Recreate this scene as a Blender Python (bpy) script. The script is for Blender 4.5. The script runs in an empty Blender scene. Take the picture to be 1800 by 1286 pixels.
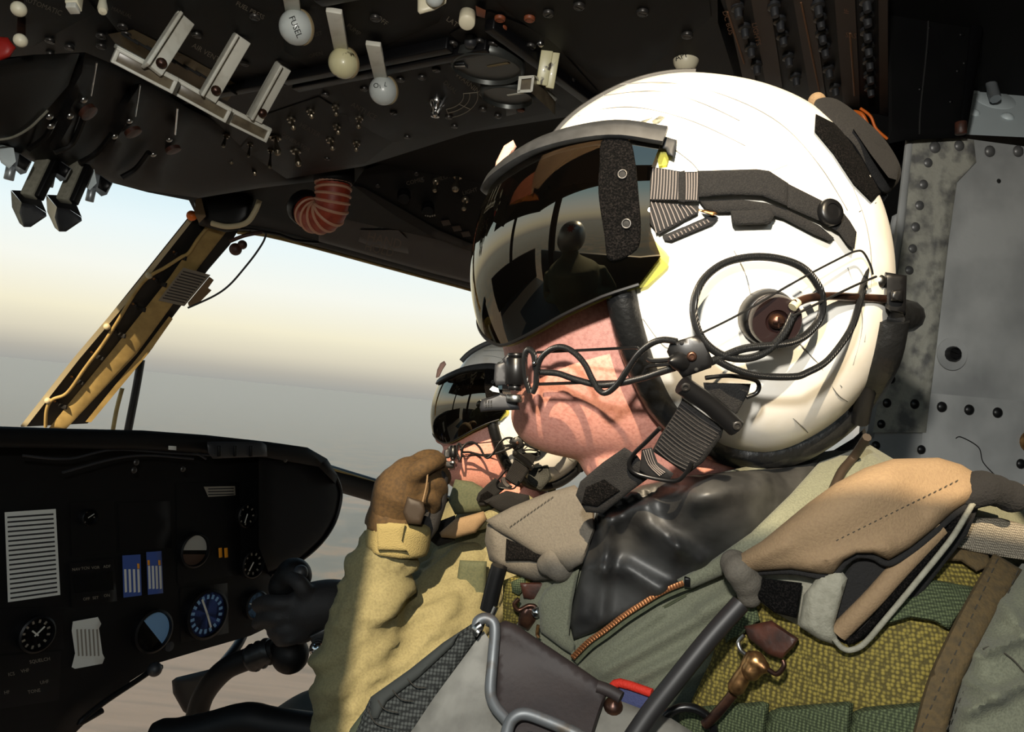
import bpy, bmesh, math, random
import numpy as np
from mathutils import Vector, Matrix
from mathutils.bvhtree import BVHTree
from mathutils.geometry import delaunay_2d_cdt
random.seed(7); np.random.seed(7)
SC = bpy.context.scene
COL = SC.collection

# ------------------------------------------------------------------ camera, sky, sun, exposure
FPX, CX, CY = 1350.0, 900.0, 643.0
CAM = Vector((0, 0, 1.3))
RC = Matrix.Rotation(math.radians(90 + 3.1), 3, 'X') @ Matrix.Rotation(math.radians(5.8), 3, 'Z')
cd = bpy.data.cameras.new('camera'); co = bpy.data.objects.new('camera', cd); COL.objects.link(co)
co.matrix_world = Matrix.Translation(CAM) @ RC.to_4x4()
cd.sensor_width = 36; cd.lens = 36 * FPX / 1800; cd.clip_start = .02; cd.clip_end = 60000
SC.camera = co
SC.view_settings.view_transform = 'Standard'; SC.view_settings.look = 'None'
SC.view_settings.gamma = 1; SC.view_settings.use_curve_mapping = False
SC.view_settings.exposure = 0.0
SC.cycles.use_denoising = True
SC.cycles.max_bounces = 10; SC.cycles.transparent_max_bounces = 24; SC.cycles.volume_bounces = 1
SC.cycles.caustics_reflective = False; SC.cycles.caustics_refractive = False
SC.cycles.sample_clamp_indirect = 6

wd = bpy.data.worlds.new('sky'); SC.world = wd; wd.use_nodes = True
nt = wd.node_tree; nt.nodes.clear()
tc = nt.nodes.new('ShaderNodeTexCoord'); sx = nt.nodes.new('ShaderNodeSeparateXYZ')
mr = nt.nodes.new('ShaderNodeMapRange'); mr.inputs[1].default_value = -.1; mr.inputs[2].default_value = .5
rp = nt.nodes.new('ShaderNodeValToRGB'); bg = nt.nodes.new('ShaderNodeBackground'); wo = nt.nodes.new('ShaderNodeOutputWorld')
nt.links.new(tc.outputs['Generated'], sx.inputs[0]); nt.links.new(sx.outputs[2], mr.inputs[0])
nt.links.new(mr.outputs[0], rp.inputs[0]); nt.links.new(rp.outputs[0], bg.inputs[0]); nt.links.new(bg.outputs[0], wo.inputs[0])
def sky_stops(st):
    el = rp.color_ramp.elements
    while len(el) > 1: el.remove(el[-1])
    for i, (z, c) in enumerate(st):
        p = (z + .1) / .6
        e = el[0] if i == 0 else el.new(p)
        e.position = p; e.color = (*c, 1)
sky_stops([(-.1, (.26, .28, .28)), (-.005, (.37, .37, .35)), (.014, (.50, .465, .40)), (.036, (.76, .69, .54)), (.065, (.97, .89, .67)), (.115, (1.0, .99, .90)),
           (.17, (.90, .99, 1.0)), (.26, (.60, .86, .98)), (.36, (.46, .72, .90)), (.5, (.38, .62, .84))])
bg.inputs[1].default_value = 1.0

SUN_TRAVEL = Vector((.17, .80, -.536)).normalized()
sd = bpy.data.lights.new('sun', 'SUN'); sd.energy = 8.5; sd.angle = math.radians(.6); sd.color = (1, .80, .54)
so = bpy.data.objects.new('sun', sd); COL.objects.link(so); so.location = (-2, -6, 5)
so.rotation_euler = SUN_TRAVEL.to_track_quat('-Z', 'Y').to_euler()
# the flash gun on the photographer's camera
fd = bpy.data.lights.new('camera_flash', 'AREA'); fd.shape = 'DISK'; fd.size = .035; fd.energy = 5.0; fd.color = (1, .96, .88)
fo = bpy.data.objects.new('camera_flash', fd); COL.objects.link(fo); fo.location = CAM + Vector((-.06, -.06, .16))
fo.rotation_euler = Vector((.10, 1, -.06)).to_track_quat('-Z', 'Y').to_euler()

# ------------------------------------------------------------------ pixels to points
def ray(u, v): return RC @ Vector(((u - CX) / FPX, -(v - CY) / FPX, -1))
def P(u, v, d): return CAM + ray(u, v) * d
FWD = RC @ Vector((0, 0, -1))
def planeD(q, n):
    q = Vector(q); n = Vector(n)
    return lambda u, v: (q - CAM).dot(n) / ray(u, v).dot(n)
def tps(ctrl):
    c = np.array([(u / 1000, v / 1000) for u, v, d in ctrl]); z = np.array([d for u, v, d in ctrl]); n = len(c)
    r = np.linalg.norm(c[:, None] - c[None], axis=2); K = np.where(r > 0, r * r * np.log(r + 1e-12), 0)
    Pm = np.hstack([np.ones((n, 1)), c]); A = np.zeros((n + 3, n + 3)); A[:n, :n] = K + np.eye(n) * 1e-6; A[:n, n:] = Pm; A[n:, :n] = Pm.T
    w = np.linalg.solve(A, np.concatenate([z, np.zeros(3)]))
    def f(u, v):
        u /= 1000; v /= 1000
        rr = np.hypot(c[:, 0] - u, c[:, 1] - v); k = np.where(rr > 0, rr * rr * np.log(rr + 1e-12), 0)
        return float(k @ w[:n] + w[n] + w[n + 1] * u + w[n + 2] * v)
    return f
def onto(bvh, off=0., default=.5):
    def f(u, v):
        r = ray(u, v); h = bvh.ray_cast(CAM, r)
        if h[0] is None:
            h = bvh.find_nearest(P(u, v, default))
            return (h[0] - CAM).dot(FWD) - off
        return (h[0] - CAM).dot(FWD) - off
    return f
def sh(df, off): return lambda u, v: df(u, v) - off          # the same surface, nearer the viewer by off metres
def fn(d): return d if callable(d) else (lambda u, v: d)
def ridges(lst):
    def f(u, v):
        s = 0
        for (a, b, c, d, w, h) in lst:
            dx, dy = c - a, d - b; t = max(0, min(1, ((u - a) * dx + (v - b) * dy) / (dx * dx + dy * dy)))
            q = ((u - a - t * dx) ** 2 + (v - b - t * dy) ** 2) / (w * w)
            if q < 9: s += h * math.exp(-q)
        return s
    return f
def surf(u, v, df):
    df = fn(df); e = 2.0
    p = P(u, v, df(u, v)); a = P(u + e, v, df(u + e, v)) - p; b = P(u, v - e, df(u, v - e)) - p
    n = a.cross(b).normalized()
    return p, n, a.normalized()

# ------------------------------------------------------------------ geometry: (verts, faces) in world space
def cat(*gs):
    V, Fa = [], []
    for g in gs:
        k = len(V); V += list(g[0]); Fa += [tuple(i + k for i in f) for f in g[1]]
    return V, Fa
def cr(pts, n, closed=False):
    pts = [Vector(p) for p in pts]; m = len(pts); out = []
    if m == 2 and not closed: return [pts[0].lerp(pts[1], i / n) for i in range(n + 1)]
    for i in range(m if closed else m - 1):
        if closed: a, b, c, d = pts[i - 1], pts[i], pts[(i + 1) % m], pts[(i + 2) % m]
        else: a, b, c, d = pts[max(i - 1, 0)], pts[i], pts[i + 1], pts[min(i + 2, m - 1)]
        for k in range(n):
            t = k / n
            out.append(.5 * ((2 * b) + (c - a) * t + (2 * a - 5 * b + 4 * c - d) * t * t + (3 * b - a - 3 * c + d) * t ** 3))
    if not closed: out.append(pts[-1].copy())
    return out
def interp(tab, x):
    if x <= tab[0][0]: return tab[0][1]
    for (a, b), (c, d) in zip(tab, tab[1:]):
        if x <= c: return b + (d - b) * (x - a) / (c - a)
    return tab[-1][1]
def sinterp(tab, x):                                       # smooth version
    xs = [t[0] for t in tab]; n = len(tab)
    if x <= xs[0]: return tab[0][1]
    if x >= xs[-1]: return tab[-1][1]
    i = max(k for k in range(n) if xs[k] <= x); i = min(i, n - 2)
    def m(k):
        a, b = max(k - 1, 0), min(k + 1, n - 1); return (tab[b][1] - tab[a][1]) / (xs[b] - xs[a])
    h = xs[i + 1] - xs[i]; t = (x - xs[i]) / h
    return (2 * t**3 - 3 * t * t + 1) * tab[i][1] + (t**3 - 2 * t * t + t) * h * m(i) + (-2 * t**3 + 3 * t * t) * tab[i + 1][1] + (t**3 - t * t) * h * m(i + 1)
def frames(pts):
    T = [(pts[min(i + 1, len(pts) - 1)] - pts[max(i - 1, 0)]).normalized() for i in range(len(pts))]
    n = T[0].orthogonal().normalized(); N = []
    for t in T:
        n = (n - t * n.dot(t)); n = n.normalized() if n.length > 1e-9 else t.orthogonal().normalized(); N.append(n)
    return T, N
def tube(pts, r, n=8, sub=6, closed=False, flat=1.0):
    pts = cr(pts, sub, closed) if sub > 1 else [Vector(p) for p in pts]
    T, N = frames(pts); V, Fa = [], []; m = len(pts)
    rr = r if callable(r) else (lambda t: r)
    for i, p in enumerate(pts):
        b = T[i].cross(N[i]); q = rr(i / max(m - 1, 1))
        for k in range(n):
            a = 2 * math.pi * k / n; V.append(p + N[i] * math.cos(a) * q + b * math.sin(a) * q * flat)
    for i in range(m if closed else m - 1):
        for k in range(n):
            j = (i + 1) % m; Fa.append((i * n + k, i * n + (k + 1) % n, j * n + (k + 1) % n, j * n + k))
    if not closed:
        Fa.append(tuple(range(n - 1, -1, -1))); Fa.append(tuple(range((m - 1) * n, m * n)))
    return V, Fa
def lathe(prof, o, ax, n=20, up=None):
    o = Vector(o); ax = Vector(ax).normalized(); a = (Vector(up) - ax * Vector(up).dot(ax)).normalized() if up else ax.orthogonal().normalized(); b = ax.cross(a)
    V, Fa = [], []
    for r, h in prof:
        for k in range(n):
            t = 2 * math.pi * k / n; V.append(o + ax * h + (a * math.cos(t) + b * math.sin(t)) * r)
    m = len(prof)
    for i in range(m - 1):
        for k in range(n): Fa.append((i * n + k, i * n + (k + 1) % n, (i + 1) * n + (k + 1) % n, (i + 1) * n + k))
    if prof[0][0] > 1e-6: Fa.append(tuple(range(n - 1, -1, -1)))
    if prof[-1][0] > 1e-6: Fa.append(tuple(range((m - 1) * n, m * n)))
    return V, Fa
def cyl(a, b, r, n=16, r1=None, ch=.12):
    a, b = Vector(a), Vector(b); L = (b - a).length; r1 = r if r1 is None else r1; c = min(r, r1) * ch
    return lathe([(r - c, 0), (r, c), (r1, L - c), (r1 - c, L)], a, b - a, n)
def ball(c, r, n=20, m=12, ax=(0, 0, 1), sc=1.0):
    return lathe([(max(1e-7, r * math.sin(math.pi * i / m)), -r * sc * math.cos(math.pi * i / m)) for i in range(m + 1)], c, ax, n)
def torus(c, ax, R, r, n=28, m=8):
    ax = Vector(ax).normalized(); a = ax.orthogonal().normalized(); b = ax.cross(a); c = Vector(c)
    return tube([c + (a * math.cos(2 * math.pi * k / n) + b * math.sin(2 * math.pi * k / n)) * R for k in range(n)], r, m, 1, True)
def box(c, ax, ay, az, h, bev=.0):
    c = Vector(c); ax, ay, az = Vector(ax).normalized(), Vector(ay).normalized(), Vector(az).normalized(); hx, hy, hz = h
    b = min(bev, hx * .8, hy * .8, hz * .8)
    if b <= 0:
        V = [c + ax * i * hx + ay * j * hy + az * k * hz for i in (-1, 1) for j in (-1, 1) for k in (-1, 1)]
        return V, [(0, 1, 3, 2), (4, 6, 7, 5), (0, 4, 5, 1), (2, 3, 7, 6), (0, 2, 6, 4), (1, 5, 7, 3)]
    bm = bmesh.new(); bmesh.ops.create_cube(bm, size=2)
    for v in bm.verts: v.co = Vector((v.co.x * hx, v.co.y * hy, v.co.z * hz))
    bmesh.ops.bevel(bm, geom=bm.edges[:], offset=b, segments=2, profile=.5, affect='EDGES')
    bm.verts.ensure_lookup_table()
    V = [c + ax * v.co.x + ay * v.co.y + az * v.co.z for v in bm.verts]; Fa = [tuple(v.index for v in f.verts) for f in bm.faces]
    bm.free(); return V, Fa
def beam(a, b, w, t, up, bev=.001):
    a, b = Vector(a), Vector(b); x = (b - a).normalized(); up = Vector(up); y = (up - x * up.dot(x)).normalized(); z = x.cross(y)
    return box((a + b) / 2, x, y, z, ((b - a).length / 2, w / 2, t / 2), bev)
def resamp(pts, step):
    out = []; n = len(pts)
    for i in range(n):
        a, b = pts[i], pts[(i + 1) % n]; L = (b - a).length; k = max(1, int(L / step + .5))
        out += [a.lerp(b, j / k) for j in range(k)]
    return out
def inside(poly, x, y):
    c = False; n = len(poly); j = n - 1
    for i in range(n):
        xi, yi = poly[i]; xj, yj = poly[j]
        if (yi > y) != (yj > y) and x < (xj - xi) * (y - yi) / (yj - yi) + xi: c = not c
        j = i
    return c
def patch(pts, depth, thick=.004, bulge=0., rim=14., res=12., curve=False, wr=None, flatback=None):
    """A solid sheet: outline in photo pixels, laid on the surface `depth`, with its own thickness and a rounded swelling."""
    df = fn(depth); pts = [Vector((p[0], p[1])) for p in pts]
    if curve: pts = [Vector((p.x, p.y)) for p in cr([(p.x, p.y, 0) for p in pts], 5, True)]
    bd = resamp(pts, res)
    B = np.array([(p.x, p.y) for p in bd]); nb = len(bd)
    A2 = np.roll(B, -1, axis=0); E = A2 - B; EL = (E * E).sum(1) + 1e-9
    def dist(x, y):
        q = np.array((x, y)) - B; t = np.clip((q * E).sum(1) / EL, 0, 1)[:, None]
        return float(np.sqrt(((q - t * E) ** 2).sum(1)).min())
    poly = [(p.x, p.y) for p in bd]; inn = []; clear = res * .45
    if bulge:
        for fr in (.22, .6):
            q_ = rim * fr
            if q_ < res * .25: continue
            for i in range(nb):
                a, b_ = bd[i - 1], bd[(i + 1) % nb]; tt = (b_ - a); nn = Vector((-tt.y, tt.x)).normalized()
                for s in (1, -1):
                    c = bd[i] + nn * s * q_
                    if inside(poly, c.x, c.y) and dist(c.x, c.y) > q_ * .93: inn.append(c)
        clear = max(clear, rim * .6 + res * .4)
    x0, y0 = B.min(0); x1, y1 = B.max(0); row = 0; y = y0 + res * .5
    while y < y1:
        x = x0 + (res * .5 if row % 2 else 0)
        while x < x1:
            if inside(poly, x, y) and dist(x, y) > clear: inn.append(Vector((x, y)))
            x += res
        y += res * .87; row += 1
    vs, _, fs, *_ = delaunay_2d_cdt(bd + inn, [(i, (i + 1) % nb) for i in range(nb)], [], 1, 1e-6)
    V = []; back = []
    for p in vs:
        d0 = df(p.x, p.y); g = 0
        if bulge:
            t = min(1, dist(p.x, p.y) / rim); g = bulge * math.sqrt(max(0, 1 - (1 - t) ** 2))
        w = wr(p.x, p.y) if wr else 0
        V.append(P(p.x, p.y, d0 - g - w)); back.append(P(p.x, p.y, (d0 + thick) if flatback is None else max(flatback, d0 + .002)))
    n = len(V); Fa = []
    cnt = {}
    for f in fs:
        a, b, c = [vs[i] for i in f]
        if (b - a).cross(c - a) > 0: f = f[::-1]
        Fa.append(tuple(f)); Fa.append(tuple(i + n for i in reversed(f)))
        for i in range(3):
            e = (f[i], f[(i + 1) % 3]); cnt[e] = 1
    for (a, b) in list(cnt):
        if (b, a) not in cnt: Fa.append((b, a, a + n, b + n))
    return V + back, Fa
def strap(path, w, depth, thick=.002, res=10., sub=6, **k):
    p = [Vector((q.x, q.y)) for q in cr([(a, b, 0) for a, b in path], sub)] if len(path) > 2 else [Vector(q) for q in path]
    wf = w if callable(w) else (lambda t: w); L, R = [], []
    for i, q in enumerate(p):
        t = (p[min(i + 1, len(p) - 1)] - p[max(i - 1, 0)]).normalized(); nn = Vector((-t.y, t.x)); h = wf(i / (len(p) - 1)) / 2
        L.append(q + nn * h); R.append(q - nn * h)
    return patch(L + R[::-1], depth, thick, res=res, **k)
def pxtube(path, depth, rpx, n=8, sub=6, closed=False):
    """a cable along photo pixels; depth a function or a third number per point; radius in pixels at its depth"""
    pts = []; d0 = []
    for q in path:
        d = q[2] if len(q) > 2 else fn(depth)(q[0], q[1]); pts.append(P(q[0], q[1], d)); d0.append(d)
    r = rpx * sum(d0) / len(d0) / FPX
    return tube(pts, r, n, sub, closed)
def dome(u, v, df, r, h=.5, n=14):
    p, nn, _ = surf(u, v, df)
    return lathe([(r * math.cos(a), r * h * math.sin(a) - .0002) for a in (0, .35, .75, 1.15)] + [(1e-7, r * h)], p - nn * .0003, nn, n)
def screw(u, v, df, r, hh=.6, slot=True, cross=False):
    p, nn, t = surf(u, v, df); h = r * hh; b = nn.cross(t)
    prof = [(r, 0), (r, h * .7), (r * .8, h)]
    prof += [(r * .55, h), (r * .5, h * .35), (1e-7, h * .35)] if not slot else [(1e-7, h)]
    g = lathe(prof, p - nn * .0003, nn, 12)
    if slot:
        d = (t + b * random.uniform(-1, 1)).normalized()
        g = cat(lathe([(r, 0), (r, h * .7), (r * .85, h), (r * .7, h), (r * .66, h * .5), (1e-7, h * .5)], p - nn * .0003, nn, 12),
                box(p + nn * h * .6 + nn.cross(d) * r * .36, d, nn.cross(d), nn, (r * .55, r * .22, h * .25)), box(p + nn * h * .6 - nn.cross(d) * r * .36, d, nn.cross(d), nn, (r * .55, r * .22, h * .25)))
    return g
def fuse(gs, vox, smooth=4, fac=.5):
    V, Fa = cat(*gs); me = bpy.data.meshes.new('t'); me.from_pydata([tuple(v) for v in V], [], Fa)
    ob = bpy.data.objects.new('t', me); COL.objects.link(ob)
    m = ob.modifiers.new('r', 'REMESH'); m.mode = 'VOXEL'; m.voxel_size = vox
    s = ob.modifiers.new('s', 'SMOOTH'); s.iterations = smooth; s.factor = fac
    dg = bpy.context.evaluated_depsgraph_get(); e = ob.evaluated_get(dg); m2 = e.to_mesh()
    out = ([v.co.copy() for v in m2.vertices], [tuple(p.vertices) for p in m2.polygons])
    e.to_mesh_clear(); bpy.data.objects.remove(ob); bpy.data.meshes.remove(me)
    return out
def bvh_of(g): return BVHTree.FromPolygons([tuple(v) for v in g[0]], g[1])
def xform(g, M): return [M @ Vector(v) for v in g[0]], g[1]
def textg(s, u, v, size, rot, df, lift=.0006, squash=1.0, align='CENTER'):
    """flat lettering printed on the surface df: pixel place, cap height in pixels, turn in degrees"""
    cu = bpy.data.curves.new('t', 'FONT'); cu.body = s; cu.size = 1; cu.align_x = align; cu.resolution_u = 2
    ob = bpy.data.objects.new('t', cu); COL.objects.link(ob)
    dg = bpy.context.evaluated_depsgraph_get(); e = ob.evaluated_get(dg); me = e.to_mesh()
    V = []; a = math.radians(rot); df = fn(df)
    for q in me.vertices:
        x = q.co.x * size * 1.4 * squash; y = (q.co.y - .35) * size * 1.4
        uu = u + x * math.cos(a) + y * math.sin(a); vv = v + x * math.sin(a) - y * math.cos(a)
        V.append(P(uu, vv, df(uu, vv) - lift))
    Fa = [tuple(p.vertices) for p in me.polygons]
    e.to_mesh_clear(); bpy.data.objects.remove(ob); bpy.data.curves.remove(cu)
    return V, Fa

# ------------------------------------------------------------------ scene objects
WLOC = {}
def thing(name, label, cat_, loc, group=None, kind=None):
    o = bpy.data.objects.new(name, None); COL.objects.link(o); o.location = loc; o.empty_display_size = .05
    o['label'] = label; o['category'] = cat_
    if group: o['group'] = group
    if kind: o['kind'] = kind
    WLOC[o.name] = Vector(loc); return o
def part(name, g, m, parent=None, label=None, ang=55, smooth=True):
    V, Fa = g
    if parent is None:
        c = sum((Vector(v) for v in V), Vector()) / len(V); c.z = min(v[2] for v in V)
        loc = c
    else: loc = WLOC[parent.name]
    own = c if parent is None else sum((Vector(v) for v in V), Vector()) / len(V)
    me = bpy.data.meshes.new(name); me.from_pydata([tuple(Vector(v) - own) for v in V], [], Fa)
    if smooth:
        me.polygons.foreach_set('use_smooth', [True] * len(me.polygons))
        if ang: me.set_sharp_from_angle(angle=math.radians(ang))
    me.materials.append(m); me.update()
    o = bpy.data.objects.new(name, me); COL.objects.link(o)
    if parent is not None: o.parent = parent; o.location = own - loc
    else: o.location = own
    WLOC[o.name] = own
    if label: o['label'] = label
    return o
def solo(name, g, m, label, cat_, group=None, kind=None, **k):
    o = part(name, g, m, None, **k); o['label'] = label; o['category'] = cat_
    if group: o['group'] = group
    if kind: o['kind'] = kind
    return o
def struct(name, g, m, label=None, cat_=None, **k):
    o = part(name, g, m, None, **k); o['kind'] = 'structure'
    o['label'] = label or name; o['category'] = cat_ or name
    return o

# ------------------------------------------------------------------ materials
def lin(c): return tuple(((x / 255) / 12.92 if x <= 10 else ((x / 255 + .055) / 1.055) ** 2.4) for x in c)
def mat(name, c, rough=.6, metal=0., c2=None, ns=20., nd=4., nlo=.4, nhi=.65, bump=None, coat=0., spec=.5, subs=0., wave=None, emit=None, sheen=0.):
    """c, c2: 0-255 display colours mixed by a noise of scale ns; bump = (scale, strength, kind); wave = (scale, strength, direction)"""
    m = bpy.data.materials.new(name); m.use_nodes = True; t = m.node_tree; b = t.nodes['Principled BSDF']
    b.inputs['Base Color'].default_value = (*lin(c), 1); b.inputs['Roughness'].default_value = rough; b.inputs['Metallic'].default_value = metal
    b.inputs['Coat Weight'].default_value = coat; b.inputs['Specular IOR Level'].default_value = spec; b.inputs['Sheen Weight'].default_value = sheen
    co_ = t.nodes.new('ShaderNodeTexCoord')
    if c2 is not None:
        n = t.nodes.new('ShaderNodeTexNoise'); n.inputs['Scale'].default_value = ns; n.inputs['Detail'].default_value = nd
        r = t.nodes.new('ShaderNodeMapRange'); r.inputs[1].default_value = nlo; r.inputs[2].default_value = nhi
        x = t.nodes.new('ShaderNodeMix'); x.data_type = 'RGBA'; x.inputs[6].default_value = (*lin(c), 1); x.inputs[7].default_value = (*lin(c2), 1)
        t.links.new(co_.outputs['Object'], n.inputs['Vector']); t.links.new(n.outputs[0], r.inputs[0]); t.links.new(r.outputs[0], x.inputs[0]); t.links.new(x.outputs[2], b.inputs['Base Color'])
    last = None
    for k, spec_ in enumerate([bump, wave]):
        if not spec_: continue
        if k == 0:
            if spec_[2] == 'voronoi':
                n = t.nodes.new('ShaderNodeTexVoronoi'); n.inputs['Scale'].default_value = spec_[0]; out = n.outputs[0]
            else:
                n = t.nodes.new('ShaderNodeTexNoise'); n.inputs['Scale'].default_value = spec_[0]; n.inputs['Detail'].default_value = 5; out = n.outputs[0]
        else:
            n = t.nodes.new('ShaderNodeTexWave'); n.inputs['Scale'].default_value = spec_[0]; n.inputs['Distortion'].default_value = .4; out = n.outputs[1]
        if k == 1:
            mp = t.nodes.new('ShaderNodeMapping'); mp.inputs['Rotation'].default_value = spec_[2]
            t.links.new(co_.outputs['Object'], mp.inputs[0]); t.links.new(mp.outputs[0], n.inputs['Vector'])
        else: t.links.new(co_.outputs['Object'], n.inputs['Vector'])
        bp = t.nodes.new('ShaderNodeBump'); bp.inputs['Strength'].default_value = spec_[1]; bp.inputs['Distance'].default_value = .002
        t.links.new(out, bp.inputs['Height'])
        if last: t.links.new(last.outputs[0], bp.inputs['Normal'])
        last = bp
    if last: t.links.new(last.outputs[0], b.inputs['Normal'])
    if subs:
        b.inputs['Subsurface Weight'].default_value = subs; b.inputs['Subsurface Radius'].default_value = (.012, .005, .003); b.inputs['Subsurface Scale'].default_value = .5
    return m
def lens(name, tint, ior, rough=.0, add=None, gc=(1, 1, 1)):
    m = bpy.data.materials.new(name); m.use_nodes = True; t = m.node_tree; t.nodes.clear()
    o = t.nodes.new('ShaderNodeOutputMaterial'); tr = t.nodes.new('ShaderNodeBsdfTransparent'); tr.inputs[0].default_value = (*tint, 1)
    g = t.nodes.new('ShaderNodeBsdfGlossy'); g.inputs['Roughness'].default_value = rough; g.inputs['Color'].default_value = (*gc, 1); fr = t.nodes.new('ShaderNodeFresnel'); fr.inputs[0].default_value = ior
    mx = t.nodes.new('ShaderNodeMixShader'); first = tr
    if add:
        d = t.nodes.new('ShaderNodeBsdfDiffuse'); d.inputs[0].default_value = (*add[0], 1); m0 = t.nodes.new('ShaderNodeMixShader'); m0.inputs[0].default_value = add[1]
        t.links.new(tr.outputs[0], m0.inputs[1]); t.links.new(d.outputs[0], m0.inputs[2]); first = m0
    t.links.new(fr.outputs[0], mx.inputs[0]); t.links.new(first.outputs[0], mx.inputs[1]); t.links.new(g.outputs[0], mx.inputs[2]); t.links.new(mx.outputs[0], o.inputs[0])
    return m
R2 = math.pi / 2
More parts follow.
